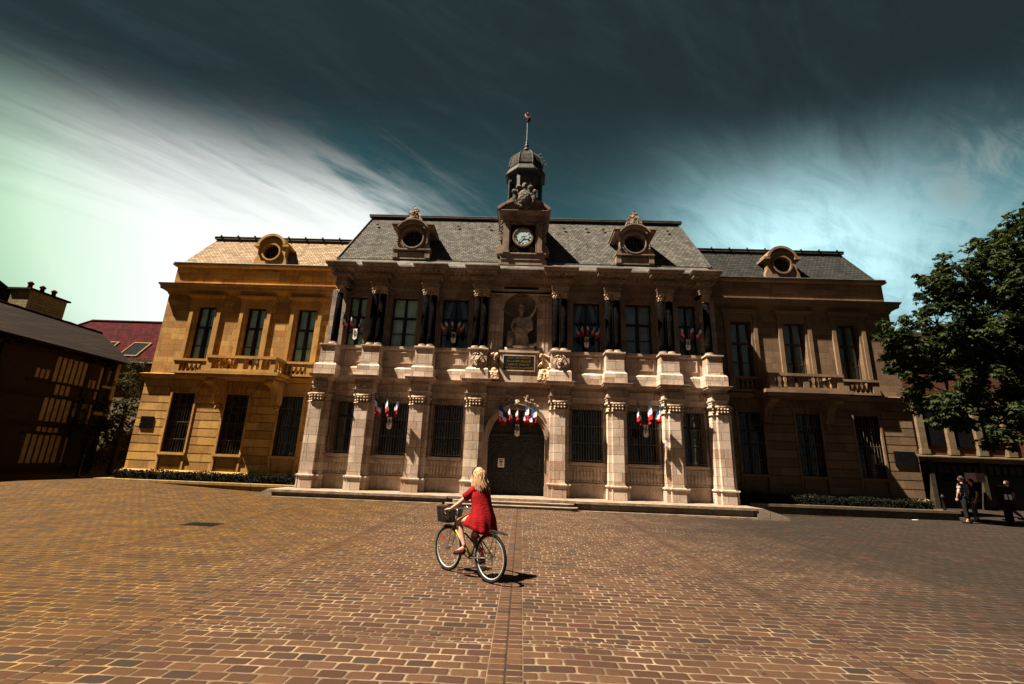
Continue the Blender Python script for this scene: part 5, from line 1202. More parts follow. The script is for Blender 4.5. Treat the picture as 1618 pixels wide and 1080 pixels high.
# ------------------------------------------------------------------ other people at the right
def person(loc, ang, J0, label, cols, group=None, h=1.72, hair=(.05, .03, .02), vox=.016, sleeves=True, long_legs=True, shirt_tex=None):
    """J0: dict of joint overrides in body coordinates (x right, y forward, z up) for a 1.72 m figure"""
    R0 = empty('person', loc, label, 'person', group); k = h / 1.72; ca, sa = math.cos(ang), math.sin(ang)
    D0 = dict(pelvis=(0, 0, .96), waist=(0, 0, 1.10), chest=(0, 0.01, 1.30), neckb=(0, 0, 1.46), neck=(0, .01, 1.50), head=(0, .02, 1.60),
              hipL=(-.09, 0, .92), kneeL=(-.10, .02, .50), ankL=(-.10, 0, .09), hipR=(.09, 0, .92), kneeR=(.10, .02, .50), ankR=(.10, 0, .09),
              shL=(-.19, 0, 1.42), elL=(-.24, -.02, 1.14), wrL=(-.24, .08, .90), shR=(.19, 0, 1.42), elR=(.24, -.02, 1.14), wrR=(.24, .08, .90)); D0.update(J0)
    def T(p): return (loc[0] + (p[0] * ca - p[1] * sa) * k, loc[1] + (p[0] * sa + p[1] * ca) * k, loc[2] + p[2] * k)
    def lerp(a, b, t): return tuple(a[i] + (b[i] - a[i]) * t for i in range(3))
    J = {}; E_ = []
    def jt(n, p, r): J[n] = (*T(p), r * k)
    jt('pelvis', D0['pelvis'], .12); jt('waist', D0['waist'], .11); jt('chest', D0['chest'], .13); jt('neckb', D0['neckb'], .07); jt('neck', D0['neck'], .05); jt('head', D0['head'], .05)
    E_ += [('pelvis', 'waist'), ('waist', 'chest'), ('chest', 'neckb'), ('neckb', 'neck'), ('neck', 'head')]
    for n in 'LR':
        jt('hip' + n, D0['hip' + n], .09); jt('th' + n, lerp(D0['hip' + n], D0['knee' + n], .5), .078); jt('knee' + n, D0['knee' + n], .056); jt('calf' + n, lerp(D0['knee' + n], D0['ank' + n], .3), .055); jt('ank' + n, D0['ank' + n], .036)
        E_ += [('pelvis', 'hip' + n), ('hip' + n, 'th' + n), ('th' + n, 'knee' + n), ('knee' + n, 'calf' + n), ('calf' + n, 'ank' + n)]
        jt('sh' + n, D0['sh' + n], .058); jt('el' + n, D0['el' + n], .042); jt('fa' + n, lerp(D0['el' + n], D0['wr' + n], .35), .038); jt('wr' + n, D0['wr' + n], .026)
        E_ += [('neckb', 'sh' + n), ('sh' + n, 'el' + n), ('el' + n, 'fa' + n), ('fa' + n, 'wr' + n)]
    V, Fc = skin_mesh(J, E_, 'pelvis'); mb = MB().add(V, Fc)
    fw = Vector((-sa, ca, 0)); rt = Vector((ca, sa, 0)); hc = Vector(T(D0['head'])) + Vector((0, 0, .045 * k)); head(mb, hc, fw, (0, 0, 1), .108 * k)
    for n, s in (('L', -1), ('R', 1)):
        e, w = Vector(T(D0['el' + n])), Vector(T(D0['wr' + n])); fingers(mb, w, w - e, fw, -rt * s, k, .5)
        a = Vector(T(D0['ank' + n])); mb.tube([a, a + fw * .1 * k - Vector((0, 0, .05 * k)), a + fw * .18 * k - Vector((0, 0, .06 * k))], [.035, .034, .025], 8)
    fuse(mb, 'body', M_skin, R0, .011, 3)
    def garment(name, js, es, root, grow, m):
        JJ = {n: (*J[n][:3], J[n][3] + grow) for n in js}; V, Fc = skin_mesh(JJ, es, root); q = MB().add(V, Fc); return q.build(name, m, R0, True)
    tw = dict(J)
    for n in 'LR': J['cuff' + n] = (*[J['sh' + n][i] * .35 + J['el' + n][i] * .65 for i in range(3)], .052 * k)
    garment('shirt', ['waist', 'pelvis', 'chest', 'neckb', 'shL', 'shR', 'cuffL', 'cuffR'], [('pelvis', 'waist'), ('waist', 'chest'), ('chest', 'neckb'), ('neckb', 'shL'), ('neckb', 'shR'), ('shL', 'cuffL'), ('shR', 'cuffR')], 'pelvis', .022 * k, cols[0])
    for n in 'LR': J['hem' + n] = (*[J['calf' + n][i] * .25 + J['ank' + n][i] * .75 for i in range(3)], .045 * k)
    garment('trousers', ['pelvis', 'hipL', 'hipR', 'thL', 'thR', 'kneeL', 'kneeR', 'hemL', 'hemR'], [('pelvis', 'hipL'), ('pelvis', 'hipR'), ('hipL', 'thL'), ('hipR', 'thR'), ('thL', 'kneeL'), ('thR', 'kneeR'), ('kneeL', 'hemL'), ('kneeR', 'hemR')], 'pelvis', .016 * k, cols[1])
    for n in 'LR':
        a = Vector(T(D0['ank' + n])) - Vector((0, 0, .045 * k)); s_ = MB(); rs = []
        for u, wd, hh in ((-.06, .02, .03), (-.03, .042, .045), (.05, .045, .05), (.13, .05, .035), (.19, .045, .028), (.215, .02, .015)):
            c = a + fw * u * k; rs.append([tuple(c + rt * wd * k * math.cos(q) + Vector((0, 0, 1)) * hh * k * math.sin(q)) for q in [2 * math.pi * i / 10 for i in range(10)]])
        s_.rings(rs); s_.build('shoe', cols[2], R0, True)
    hm = plain('hair_tone', hair, .6, 0, .3, 40); q = MB(); rs = []; cc = hc - fw * .012 + Vector((0, 0, .01))
    for j in range(8):
        t = math.pi * .62 * j / 7; rr = []
        for i in range(16):
            a = 2 * math.pi * i / 16; d = fw * math.cos(a) + rt * math.sin(a); tt = t * (1 - .45 * max(0, math.cos(a))); rr.append(tuple(cc + (d * .104 * math.sin(tt) + Vector((0, 0, .130 * math.cos(tt)))) * k))
        rs.append(rr)
    q.rings(rs, cap=False); q.build('hair', hm, R0, True)
    return R0
def check_shirt():
    m, q, p = mat('checked_shirt'); pos = q.new('NewGeometry').outputs['Position']; x, y, z = q.sep(pos)
    a = q.m('GREATER_THAN', q.m('FRACT', q.m('MULTIPLY', x, 9.0)), .62); b = q.m('GREATER_THAN', q.m('FRACT', q.m('MULTIPLY', z, 9.0)), .62)
    q.put(p.inputs['Base Color'], q.mix(q.m('MULTIPLY', q.m('ADD', a, b), .5), (.14, .15, .16), (.012, .014, .018))); p.inputs['Roughness'].default_value = .85; return m
M_navy = plain('dark_trousers', (.014, .015, .020), .85); M_shoe = plain('dark_shoe', (.02, .018, .016), .6); M_wtr = plain('pale_trousers', (.35, .36, .38), .85, 0, .08)
gz = gh
person((17.85, -2.45, gz(17.85, -2.45)), 0.35, dict(elL=(-.30, .02, 1.16), wrL=(-.26, .12, .93), elR=(.30, .02, 1.16), wrR=(.27, .10, .92), kneeR=(.10, .10, .50), ankR=(.12, .04, .09)), 'man seen from behind in a white and black checked shirt and dark trousers', (check_shirt(), M_navy, M_shoe), h=1.74)
person((19.05, -1.55, gz(19, -1.5)), 1.2, dict(elR=(.30, .14, 1.16), wrR=(.30, .36, 1.22), kneeL=(-.09, .16, .52), ankL=(-.09, .10, .10)), 'person in a dark top holding something, just right of the man in the checked shirt', (plain('black_top', (.02, .02, .022), .8), plain('grey_striped_trousers', (.16, .16, .17), .8), M_shoe), h=1.64)
person((21.45, -.60, gz(21.4, -.6)), 1.25, dict(kneeL=(-.09, .20, .53), ankL=(-.09, .30, .10), kneeR=(.09, .02, .50), ankR=(.09, -.34, .17), elR=(.24, -.12, 1.16), wrR=(.22, .02, .95), pelvis=(0, 0, .94)), 'walking person in pale trousers and a dark top in mid-stride', (plain('burgundy_top', (.05, .012, .014), .8), M_wtr, M_shoe), h=1.66)
person((22.45, -1.3, gz(22, -1)), 1.4, dict(), 'person in a tan shirt at the far right edge of the square', (plain('tan_shirt', (.42, .22, .10), .8), M_navy, M_shoe), h=1.75)
# ------------------------------------------------------------------ flags on their crested brackets
def flag_set(c, z, y, n, spread, where, grp, sc=1.0):
    mb = MB(); w, h = .105, .27
    pts = [(c - w, z + h), (c + w, z + h), (c + w, z - h * .75), (c, z - h), (c - w, z - h * .75)]; mb.prism(pts[::-1], y - .14, y - .11); 
    R0 = empty('flag_bracket', (c, y, z), 'white RF crest plate ' + where, 'crest plate', 'crest plates holding the flags')
    mb.build('crest_plate', M_white, R0)
    mb = MB(); mb.box(c - w - .02, c - w - .002, y - .15, y - .11, z - h * .8, z + h); mb.box(c + w + .002, c + w + .02, y - .15, y - .11, z - h * .8, z + h).box(c - .05, c + .05, y - .11, y + .1, z - .1, z + .1); mb.build('crest_edge', M_marron, R0)
    text('R', .22, (c, y - .145, z + .11), M_black, R0, 'lettering'); text('F', .22, (c, y - .145, z - .07), M_black, R0, 'lettering')
    for k in range(n):
        t = 0 if n == 1 else (k / (n - 1) - .5) * 2
        order = ['leftmost', 'second from the left', 'middle', 'second from the right', 'rightmost'] if n == 5 else ['left', 'middle', 'right']
        F0 = empty('flag', (c, y, z), '%s tricolour flag %s' % (order[k], where), 'flag', grp)
        d = Vector((t * spread, -.62, .92)).normalized(); p0 = Vector((c + t * .06, y - .13, z)); L = 1.5 * sc
        pl = MB(); pl.tube([p0, p0 + d * L], .014, 6); pl.ball(tuple(p0 + d * L), .025, .025, .05, 8, 5); pl.build('pole', M_black, F0, True)
        r = random.Random(int(c * 10) + k); ph = r.uniform(0, 6); cl = MB(); NU, NV = 10, 18; grid = []
        for j in range(NV + 1):
            v = j / NV; row = []
            for i in range(NU + 1):
                u = i / NU; q = p0 + d * (L * (.97 - .36 * u)); gat = 1 - .55 * v       # hoist along the pole, fly hangs and gathers
                ctr = p0 + d * (L * .80); q = ctr + (q - ctr) * (1 - .25 * v) + Vector((0, 0, -.70 * sc * v * (1 - .18 * u)))
                q += sc * Vector((.07 * math.sin(u * 8 + ph + v * 1.5) * min(1, v * 2.2), -.05 * math.cos(u * 9 + ph) * min(1, v * 2), 0)) + Vector((.05 * math.sin(ph) * v, 0, 0)); row.append(q)
            grid.append(row)
        for bnd, m in ((0, M_blue), (1, M_fwhite), (2, M_red)):
            j0, j1 = bnd * NV // 3, (bnd + 1) * NV // 3; cl.use(m)
            cl.add([tuple(p) for row in grid[j0:j1 + 1] for p in row], [(a * (NU + 1) + b, a * (NU + 1) + b + 1, (a + 1) * (NU + 1) + b + 1, (a + 1) * (NU + 1) + b) for a in range(j1 - j0) for b in range(NU)])
        cl.build('flag_cloth', None, F0, True)
flag_set(0.02, 3.16, -1.08, 5, .62, 'over the main door', 'flags over the main door')
flag_set(-5.60, 3.25, -1.50, 3, .36, 'at the left ground-floor window', 'flags at the left ground-floor window')
flag_set(5.60, 3.30, -1.50, 3, .36, 'at the right ground-floor window', 'flags at the right ground-floor window')
flag_set(-7.86, 7.42, -.92, 3, .40, 'at the leftmost upper window with flags', 'flags at the leftmost upper window', .72)
flag_set(-3.14, 7.40, -.92, 5, .62, 'at the upper window left of the statue', 'flags at the upper window left of the statue', .72)
flag_set(3.14, 7.36, -.92, 5, .62, 'at the upper window right of the statue', 'flags at the upper window right of the statue', .72)
flag_set(7.86, 7.38, -.92, 3, .40, 'at the rightmost upper window with flags', 'flags at the rightmost upper window', .72)
# notice on the door
mb = MB(); mb.use(M_white).box(-.78, -.50, -1.075, -1.06, 1.56, 1.94); nb = mb.build('door_notice', None, None, label='white paper notice with a red heading on the dark door', cat='notice')
mb = MB(); mb.use(M_marron).box(-.74, -.54, -1.078, -1.0755, 1.86, 1.90).use(M_black).box(-.72, -.56, -1.078, -1.0755, 1.78, 1.83).box(-.70, -.58, -1.078, -1.0755, 1.73, 1.76).box(-.72, -.56, -1.078, -1.0755, 1.68, 1.70).box(-.69, -.59, -1.078, -1.0755, 1.62, 1.65)
WL[nb.name] = Vector((0, 0, 0)); mb.build('printed_lines', None, nb)
# ------------------------------------------------------------------ sculpture
def robe(mb, secs, n=36):
    rs = []
    for (x, y, z, rx, ry, f, k, ph) in secs: rs.append([(x + rx * (1 + f * math.sin(k * a + ph)) * math.cos(a), y + ry * (1 + f * math.sin(k * a + ph)) * math.sin(a), z) for a in [2 * math.pi * i / n for i in range(n)]])
    mb.rings(rs)
ST = empty('statue', (.0, -1.0, 6.72), 'stone statue of a helmeted robed woman with raised arm in the niche', 'statue')
mb = MB()
robe(mb, [(.10, -1.12, 6.92, .34, .24, .07, 11, 0), (.09, -1.12, 7.15, .30, .23, .08, 11, .3), (.06, -1.13, 7.45, .27, .22, .09, 10, .6), (.02, -1.13, 7.72, .25, .22, .07, 9, 1.0), (-.01, -1.12, 7.92, .25, .22, .04, 8, 1.3), (-.01, -1.10, 8.05, .20, .17, .03, 8, 1), (0, -1.10, 8.25, .21, .17, .03, 9, .5), (0, -1.09, 8.42, .22, .15, .02, 6, 0), (0, -1.08, 8.52, .12, .11, .0, 6, 0), (0, -1.08, 8.58, .07, .07, 0, 5, 0)])
mb.tube([(0, -1.08, 8.5), (.01, -1.09, 8.68)], [.08, .065], 10)
head(mb, (.02, -1.11, 8.76), (.25, -1, .0), (0, 0, 1), .135)
mb.tube([(-.20, -1.1, 8.42), (-.32, -1.18, 8.18), (-.36, -1.28, 7.95), (-.30, -1.34, 7.80)], [.085, .075, .06, .045], 10)
mb.tube([(.20, -1.1, 8.42), (.38, -1.18, 8.46), (.52, -1.26, 8.66), (.62, -1.32, 8.90)], [.085, .075, .06, .045], 10)
fingers(mb, (.62, -1.32, 8.90), (.15, -.1, 1), (1, 0, 0), (0, -1, .1), 1.25, .9); fingers(mb, (-.30, -1.34, 7.80), (.2, -.2, -1), (1, 0, 0), (0, -.3, -.2), 1.25, .8)
# drapery falling from the raised arm and across the hip
for k in range(9):
    x0 = .16 + k * .035; mb.tube([(x0, -1.16, 8.46 - .01 * k), (x0 + .03, -1.2, 8.2), (x0 + .04 * math.sin(k), -1.22, 7.9), (x0 + .06, -1.18, 7.62 + .03 * k)], [.04, .05, .05, .03], 8)
for k in range(6):
    z0 = 8.0 - k * .07; mb.tube([(-.24, -1.2, z0 - .05), (-.05, -1.38, z0 - .10), (.14, -1.38, z0 - .25 - k * .03), (.30, -1.22, z0 - .55 - k * .09)], .036, 8)
mb.ball((-.12, -1.30, 6.98), .14, .12, .08, 10, 6); mb.ball((.30, -1.28, 6.95), .10, .14, .07, 10, 6); mb.ball((.12, -1.30, 7.45), .13, .10, .3, 10, 7)
mb.v = [(x * 1.12 + .02, -1.10 + (yv + 1.10) * 1.1, 6.85 + (z - 6.85) * 1.0) for x, yv, z in mb.v]
fuse(mb, 'figure', M_stat, ST, .016, 1)
mb = MB(); mb.lathe((.02, -1.10, 8.80), [(.155, 0), (.16, .05), (.15, .10), (.11, .16), (.03, .19)], 14)
mb.prism([(-.04, 8.97), (-.08, 9.10), (-.02, 9.18), (.08, 9.16), (.16, 9.05), (.14, 8.95)][::-1], -1.13, -1.07); mb.lathe((.02, -1.10, 8.78), [(.18, 0), (.165, .03)], 14); mb.build('helmet', M_stat, ST, True)
mb = MB(); robe(mb, [(-.45, -1.15, 6.80, .19, .17, .05, 9, 0), (-.44, -1.15, 7.2, .16, .15, .06, 9, 0), (-.42, -1.15, 7.72, .14, .13, .05, 9, 0)])
for k in range(12): mb.tube([(-.45 + .16 * math.cos(k * .52), -1.15 + .15 * math.sin(k * .52), 6.84), (-.42 + .14 * math.cos(k * .52), -1.15 + .13 * math.sin(k * .52), 7.76)], .03, 6)
mb.box(-.66, -.2, -1.38, -.9, 6.72, 6.86); mb.build('bundle_support', M_stat, ST, True)
mb = MB(); mb.box(-.70, .72, -1.42, -.55, 6.722, 6.92)
mb.ball((.0, -1.42, 6.98), .34, .12, .09, 14, 8); mb.ball((.56, -1.36, 7.02), .15, .12, .12, 10, 7, .1); mb.ball((.70, -1.36, 7.12), .09, .08, .10, 8, 6, .1); mb.build('statue_plinth', M_stat, ST, True)
# two seated captives either side of the inscription block
for s in (-1, 1):
    KF = empty('relief_figure', (s * 1.18, -1.6, 5.27), 'crouching robed stone figure %s of the inscription' % ('left' if s < 0 else 'right'), 'sculpture')
    def q(x, y, z): return (s * (1.18 + x), y, z)
    mb = MB()
    J = {'p': (*q(.08, -1.55, 5.55), .22), 'w': (*q(.10, -1.50, 5.85), .19), 'c': (*q(.05, -1.50, 6.15), .20), 'n': (*q(-.06, -1.58, 6.36), .08), 'h': (*q(-.12, -1.66, 6.44), .08),
         'k1': (*q(-.10, -1.92, 5.80), .12), 'a1': (*q(-.14, -1.92, 5.38), .08), 'k2': (*q(.20, -1.90, 5.62), .12), 'a2': (*q(.06, -2.0, 5.36), .08),
         's1': (*q(-.14, -1.62, 6.18), .09), 'e1': (*q(-.28, -1.78, 5.95), .07), 'r1': (*q(-.20, -1.92, 6.1), .05), 's2': (*q(.22, -1.55, 6.18), .09), 'e2': (*q(.28, -1.7, 5.9), .07), 'r2': (*q(.10, -1.86, 5.9), .05)}
    V, Fc = skin_mesh(J, [('p', 'w'), ('w', 'c'), ('c', 'n'), ('n', 'h'), ('p', 'k1'), ('k1', 'a1'), ('p', 'k2'), ('k2', 'a2'), ('c', 's1'), ('s1', 'e1'), ('e1', 'r1'), ('c', 's2'), ('s2', 'e2'), ('e2', 'r2')], 'p'); mb.add(V, Fc)
    head(mb, q(-.16, -1.74, 6.44), (-s * .6, -.8, -.3), (0, 0, 1), .13)
    for k in range(12): mb.tube([q(-.22 + k * .045, -1.75, 5.85 + .02 * math.sin(k)), q(-.26 + k * .052, -1.98 + .03 * math.cos(k * 2), 5.6), q(-.30 + k * .055, -2.0, 5.30)], [.03, .045, .05], 8)
    for k in range(8): mb.tube([q(.30 - k * .02, -1.45, 6.2), q(.34 - k * .05, -1.6, 5.9), q(.36 - k * .05, -1.65, 5.4)], [.04, .06, .05], 8)
    for k in range(5): mb.ball(q(-.02 + k * .05, -1.60 - .02 * k, 6.56 - .03 * k), .07, .07, .06, 8, 6)
    fuse(mb, 'figure', M_figs, KF, .02, 1)
# lion masks on the two middle pedestals
for s in (-1, 1):
    KF = empty('lion_mask', (s * 1.84, -2.0, 6.15), 'carved lion head on the pedestal just %s of the middle' % ('left' if s < 0 else 'right'), 'sculpture')
    mb = MB(); c = Vector((s * 1.84, -2.0, 6.18)); mb.ball((c.x, c.y - .03, c.z), .15, .12, .17, 14, 9); mb.ball((c.x, c.y - .15, c.z - .05), .07, .08, .06, 10, 7); mb.ball((c.x, c.y - .13, c.z - .13), .06, .06, .04, 10, 6)
    for q in (-1, 1): mb.ball((c.x + q * .06, c.y - .13, c.z + .04), .03, .03, .025, 8, 6); mb.ball((c.x + q * .12, c.y - .07, c.z + .13), .04, .03, .045, 8, 6)
    fuse(mb, 'face', M_carv, KF, .012, 1)
    mb = MB()
    for k in range(46): a = k * .41; rr = .17 + .05 * (k % 3); mb.tube([(c.x + rr * .75 * math.cos(a), c.y - .07, c.z + rr * .85 * math.sin(a)), (c.x + rr * 1.1 * math.cos(a + .2), c.y - .05, c.z - .02 + rr * 1.2 * math.sin(a + .2)), (c.x + rr * 1.25 * math.cos(a + .45), c.y - .01, c.z - .03 + rr * 1.3 * math.sin(a + .45))], [.028, .024, .008], 6)
    mb.build('mane', M_carv, KF, True)
# ------------------------------------------------------------------ left side: half-timbered house, roofs behind
M_beam = plain('dark_oak', (.020, .013, .009), .85, 0, .3, 9, .3); M_plas = plain('ochre_plaster', (.46, .34, .18), .9, 0, .2, 4, .2)
M_brk = ashlar('old_brick', (.045, .020, .014), (.026, .013, .010), (.016, .011, .009), .23, .075, .01, 0)
HX = -22.93
HS = empty('timbered_house', (HX, -4, .4), 'dark half-timbered house with ochre infill panels and tiled roof', 'house')
mb = MB(); mb.box(-30, HX, -16, 3.25, .2, 6.4); mb.build('wall', M_brk, HS)
mb = MB()
def yb(y0, y1, z0, z1, t=.05): mb.box(HX, HX + t, y0, y1, z0, z1)
for z in (.62, 2.68, 4.05, 6.12): yb(-15.9, 3.2, z, z + .16 if z > .7 else z + .25, .10)
yb(-1.3, 2.3, 4.72, 4.80, .085); yb(-.8, 1.4, 2.28, 2.36, .085)
for y in (-15.8, -13, -10.2, -7.4, -5.0, -2.6, 1.62, 2.62, 3.1): yb(y - .11, y + .11, .45, 6.40, .10)
mb.build('timber_frame', M_beam, HS)
def panels(n, y0, y1, z0, z1, fill=.66):
    w = (y1 - y0) / n
    for k in range(n):
        MB().box(HX, HX + .035, y0 + k * w, y0 + k * w + w * fill, z0 + random.uniform(-.02, .02), z1 + random.uniform(-.02, .02)).build('plaster_panel', M_plas, HS)
panels(6, -.14, 1.60, 4.84, 6.05); panels(3, -.98, -.26, 4.90, 5.33); panels(2, 1.74, 2.26, 4.80, 5.22); panels(3, .14, .98, 4.10, 4.70); panels(5, -.22, 1.24, 2.90, 4.02)
panels(4, -.18, .95, 2.40, 2.62); panels(6, -.55, 1.24, .95, 2.25); panels(1, 1.42, 1.70, .92, 2.22); panels(1, 2.32, 2.48, 4.78, 6.00, .9); panels(1, 2.30, 2.44, 4.24, 4.68, .9); panels(1, 2.24, 2.38, 2.86, 4.00, .9); panels(1, -3.9, -3.7, 4.9, 6.1, .9)
for (y0, y1, z0, z1) in [(1.3, 2.1, 2.95, 3.95), (-4.6, -3.9, 4.6, 5.7), (2.55, 3.0, 5.15, 5.95), (2.55, 3.0, 3.7, 4.6)]: MB().box(HX + .0, HX + .06, y0, y1, z0, z1).build('window', M_pane_d, HS)
mb = MB(); mb.box(HX - .02, HX + .16, 3.12, 3.34, 2.6, 6.40).box(HX + .0, HX + .12, 2.55, 3.12, 4.94, 5.08).box(HX, HX + .12, 2.45, 3.12, 3.46, 3.64); mb.build('corner_post', M_plas, HS)
zE, zR, xE_, xR = 6.45, 8.64, -22.2, -26.1
mb = MB(); mb.add([(xE_, -16.3, zE), (xE_, 3.5, zE), (xR, 5.1, zR), (xR, -16.3, zR)], [(0, 1, 2, 3)]); mb.add([(xE_, -16.3, zE - .12), (xE_, 3.5, zE - .12), (xR, 5.1, zR - .12), (xR, -16.3, zR - .12)], [(3, 2, 1, 0)])
mb.add([(xE_, 3.5, zE), (xE_, 3.5, zE - .12), (xR, 5.1, zR - .12), (xR, 5.1, zR)], [(0, 1, 2, 3)]); mb.add([(xE_, -16.3, zE), (xE_, 3.5, zE), (xE_, 3.5, zE - .12), (xE_, -16.3, zE - .12)], [(0, 1, 2, 3)])
mb.add([(xR, 5.1, zR), (xR - 5, 5.1, 5.5), (xR - 5, -16.3, 5.5), (xR, -16.3, zR)], [(0, 1, 2, 3)]); mb.add([(HX, 3.2, 6.3), (xR, 5.0, zR - .1), (xR - 5, 5.0, 5.4)], [(0, 1, 2)])
rf = mb.build('roof', M_tile_old, HS)
mb = MB(); mb.tube([(xR, -16.3 + k * .35, zR + .02 + .02 * (k % 2)) for k in range(62)], .07, 8); mb.build('ridge_tiles', M_tile_old, rf)
M_cb = ashlar('chimney_brick', (.40, .33, .14), (.30, .24, .10), (.12, .09, .05), .4, .16, .02, 0)
CH = empty('chimney', (-28.2, 2.8, 7), 'broad pale brick chimney stack with three pots above the timbered house', 'chimney')
mb = MB(); mb.box(-28.7, -27.6, 1.72, 3.86, 6.0, 10.2); mb.build('stack', M_cb, CH); mb = MB(); mb.box(-28.85, -27.48, 1.60, 3.98, 10.2, 10.30); mb.build('cap', M_tile_old, CH)
for k in range(3): mb = MB(); mb.lathe((-28.1, 2.05 + k * .68, 10.30), [(.13, 0), (.12, .1), (.10, .32), (.15, .36), (.15, .42), (.04, .52)], 10); mb.build('chimney_pot', M_tile_red, CH, True)
FH = empty('house', (-33, 1, 0), 'house at the far left edge whose tiled gable shows above the timbered roof', 'house')
mb = MB(); mb.box(-36, -31, -3, 4.2, 0, 9.6); mb.build('wall', M_brk, FH); mb = MB(); mb.prismx([(-3.2, 9.5), (4.4, 9.5), (3.7, 10.75), (1.6, 11.6), (-1.4, 11.6)], -36.2, -30.9); mb.build('roof', M_tile_old, FH)
# red roofed house behind, with two roof windows
RH = empty('house', (-27, 8, .4), 'cream house with red tiled roof and two roof windows behind the left wing', 'house')
mb = MB(); mb.box(-34, -20, 6.2, 14, 0, 7.1); mb.build('wall', plain('cream_render', (.42, .35, .20), .9, 0, .15, 2), RH)
mb = MB(); mb.add([(-34.5, 5.9, 7.05), (-20, 5.9, 7.05), (-20, 9.0, 10.55), (-30.9, 9.0, 10.55), (-34.5, 12, 7.05)], [(0, 1, 2, 3), (0, 3, 4)]); mb.add([(-30.9, 9.0, 10.55), (-20, 9, 10.55), (-20, 12.5, 7.05), (-34.5, 12.5, 7.05)], [(0, 1, 2, 3)]); mb.box(-34.6, -20, 5.8, 6.0, 6.93, 7.07)
rr = mb.build('roof', M_tile_red, RH)
mb = MB(); mb.tube([(-30.9, 9.0, 10.58), (-20, 9, 10.58)], .1, 8); mb.tube([(-30.9, 9, 10.58), (-34.5, 5.9, 7.1)], .08, 8); mb.build('ridge_tiles', M_tile_red, rr)
for xw in (-27.4, -25.2):
    w = MB(); a = Vector((xw - .6, 5.9 + 3.1 * .12, 7.05 + 3.5 * .12)); up = Vector((0, 3.1, 3.5)).normalized() * 1.5; nn = Vector((0, -3.5, 3.1)).normalized() * .1
    w.use(M_plas).obox(a, (.05, 0, 0), up, nn).obox(a + Vector((1.13, 0, 0)), (.07, 0, 0), up, nn).obox(a + Vector((.07, 0, 0)), (1.06, 0, 0), up * .045, nn).obox(a + Vector((.07, 0, 0)) + up * .955, (1.06, 0, 0), up * .045, nn).use(M_pane_d).obox(a + Vector((.07, 0, 0)) + up * .045, (1.06, 0, 0), up * .91, nn * .5); w.build('roof_window', None, rr)
mb = MB(); mb.tube([(-34.5, 5.82, 7.0), (-20, 5.82, 7.0)], .07, 8); mb.build('gutter', M_lead, RH)
# ------------------------------------------------------------------ foliage
def leaves(mb, clumps, per, size, rnd, droop=.5, lobes=5):
    for (cx_, cy_, cz_, rad) in clumps:
        for _ in range(per):
            d = Vector((rnd.gauss(0, 1), rnd.gauss(0, 1), rnd.gauss(0, 1))).normalized() * rad * (rnd.random() ** .45); p = Vector((cx_, cy_, cz_)) + Vector((d.x, d.y, d.z * .75))
            ax = Vector((rnd.uniform(-1, 1), rnd.uniform(-1, 1), rnd.uniform(-.9, .2) * droop - .25)).normalized(); nm = Vector((rnd.uniform(-.6, .6), rnd.uniform(-.6, .6), 1)).normalized(); sdv = ax.cross(nm).normalized(); s = size * rnd.uniform(.7, 1.25)
            for k in range(lobes):
                a = (k - (lobes - 1) / 2) * .55; dv = (ax * math.cos(a) + sdv * math.sin(a)); wv = dv.cross(nm).normalized() * s * .19; L = s * (1 - .13 * abs(k - (lobes - 1) / 2)); dz = nm * (-.10 * s)
                b = len(mb.v); mb.v += [tuple(p), tuple(p + dv * L * .55 + wv), tuple(p + dv * L + dz), tuple(p + dv * L * .55 - wv)]; mb.f.append((b, b + 1, b + 2, b + 3)); mb.mi.append(mb.cur)
def leafmat(name, a, b, trans=.25):
    m, q, p = mat(name); pos = q.new('NewGeometry').outputs['Position']; ri = q.new('NewGeometry').outputs['Random Per Island']
    q.put(p.inputs['Base Color'], q.mix(ri, a, b)); p.inputs['Roughness'].default_value = .8; p.inputs['Specular IOR Level'].default_value = .12
    o = [n for n in q.nt.nodes if n.type == 'OUTPUT_MATERIAL'][0]; t = q.new('BsdfTranslucent'); t.inputs[0].default_value = c4(tuple(k * 1.2 for k in b)); mx = q.new('MixShader'); mx.inputs[0].default_value = trans
    q.link(p.outputs[0], mx.inputs[1]); q.link(t.outputs[0], mx.inputs[2]); q.link(mx.outputs[0], o.inputs[0]); return m
M_leaf = leafmat('tree_leaf', (.013, .022, .007), (.030, .043, .012)); M_bark = plain('bark', (.05, .038, .028), .9, 0, .4, 8, .6)
TX, TY = 21.3, -3.2
T0 = empty('tree', (TX, TY, gh(TX, TY)), 'large dark leafy tree overhanging the right wing corner', 'tree')
rnd = random.Random(11); mb = MB(); mb.tube([(TX, TY, 0), (TX + .05, TY, 1.5), (TX - .1, TY + .1, 3.2), (TX, TY, 5.4), (TX + .2, TY, 8.5), (TX + .3, TY, 11)], [.34, .27, .24, .20, .12, .05], 12)
lob = [(16.4, -3.0, 6.4, 1.0), (15.7, -3.1, 7.7, .6), (17.4, -3.3, 8.0, 1.15), (17.9, -2.6, 5.2, 1.35), (17.6, -3.4, 9.6, .75), (18.9, -3.4, 10.1, 1.25), (19.4, -3.0, 7.2, 1.9), (19.2, -3.2, 4.4, 1.5), (20.6, -3.4, 9.0, 1.9), (20.9, -3.0, 11.4, 1.1), (22.2, -3.2, 12.0, 1.5), (22.0, -2.6, 6.4, 2.3), (21.6, -3.6, 4.0, 1.6), (23.8, -3.2, 9.6, 2.3), (24.2, -3, 5.2, 2.2), (22.6, -5.0, 8.0, 2.2), (21.0, -1.6, 8.6, 2.0), (24.4, -3.4, 12.6, 1.6), (16.9, -3.2, 4.6, .7), (23.2, -3.2, 13.4, .8)]
cl = []
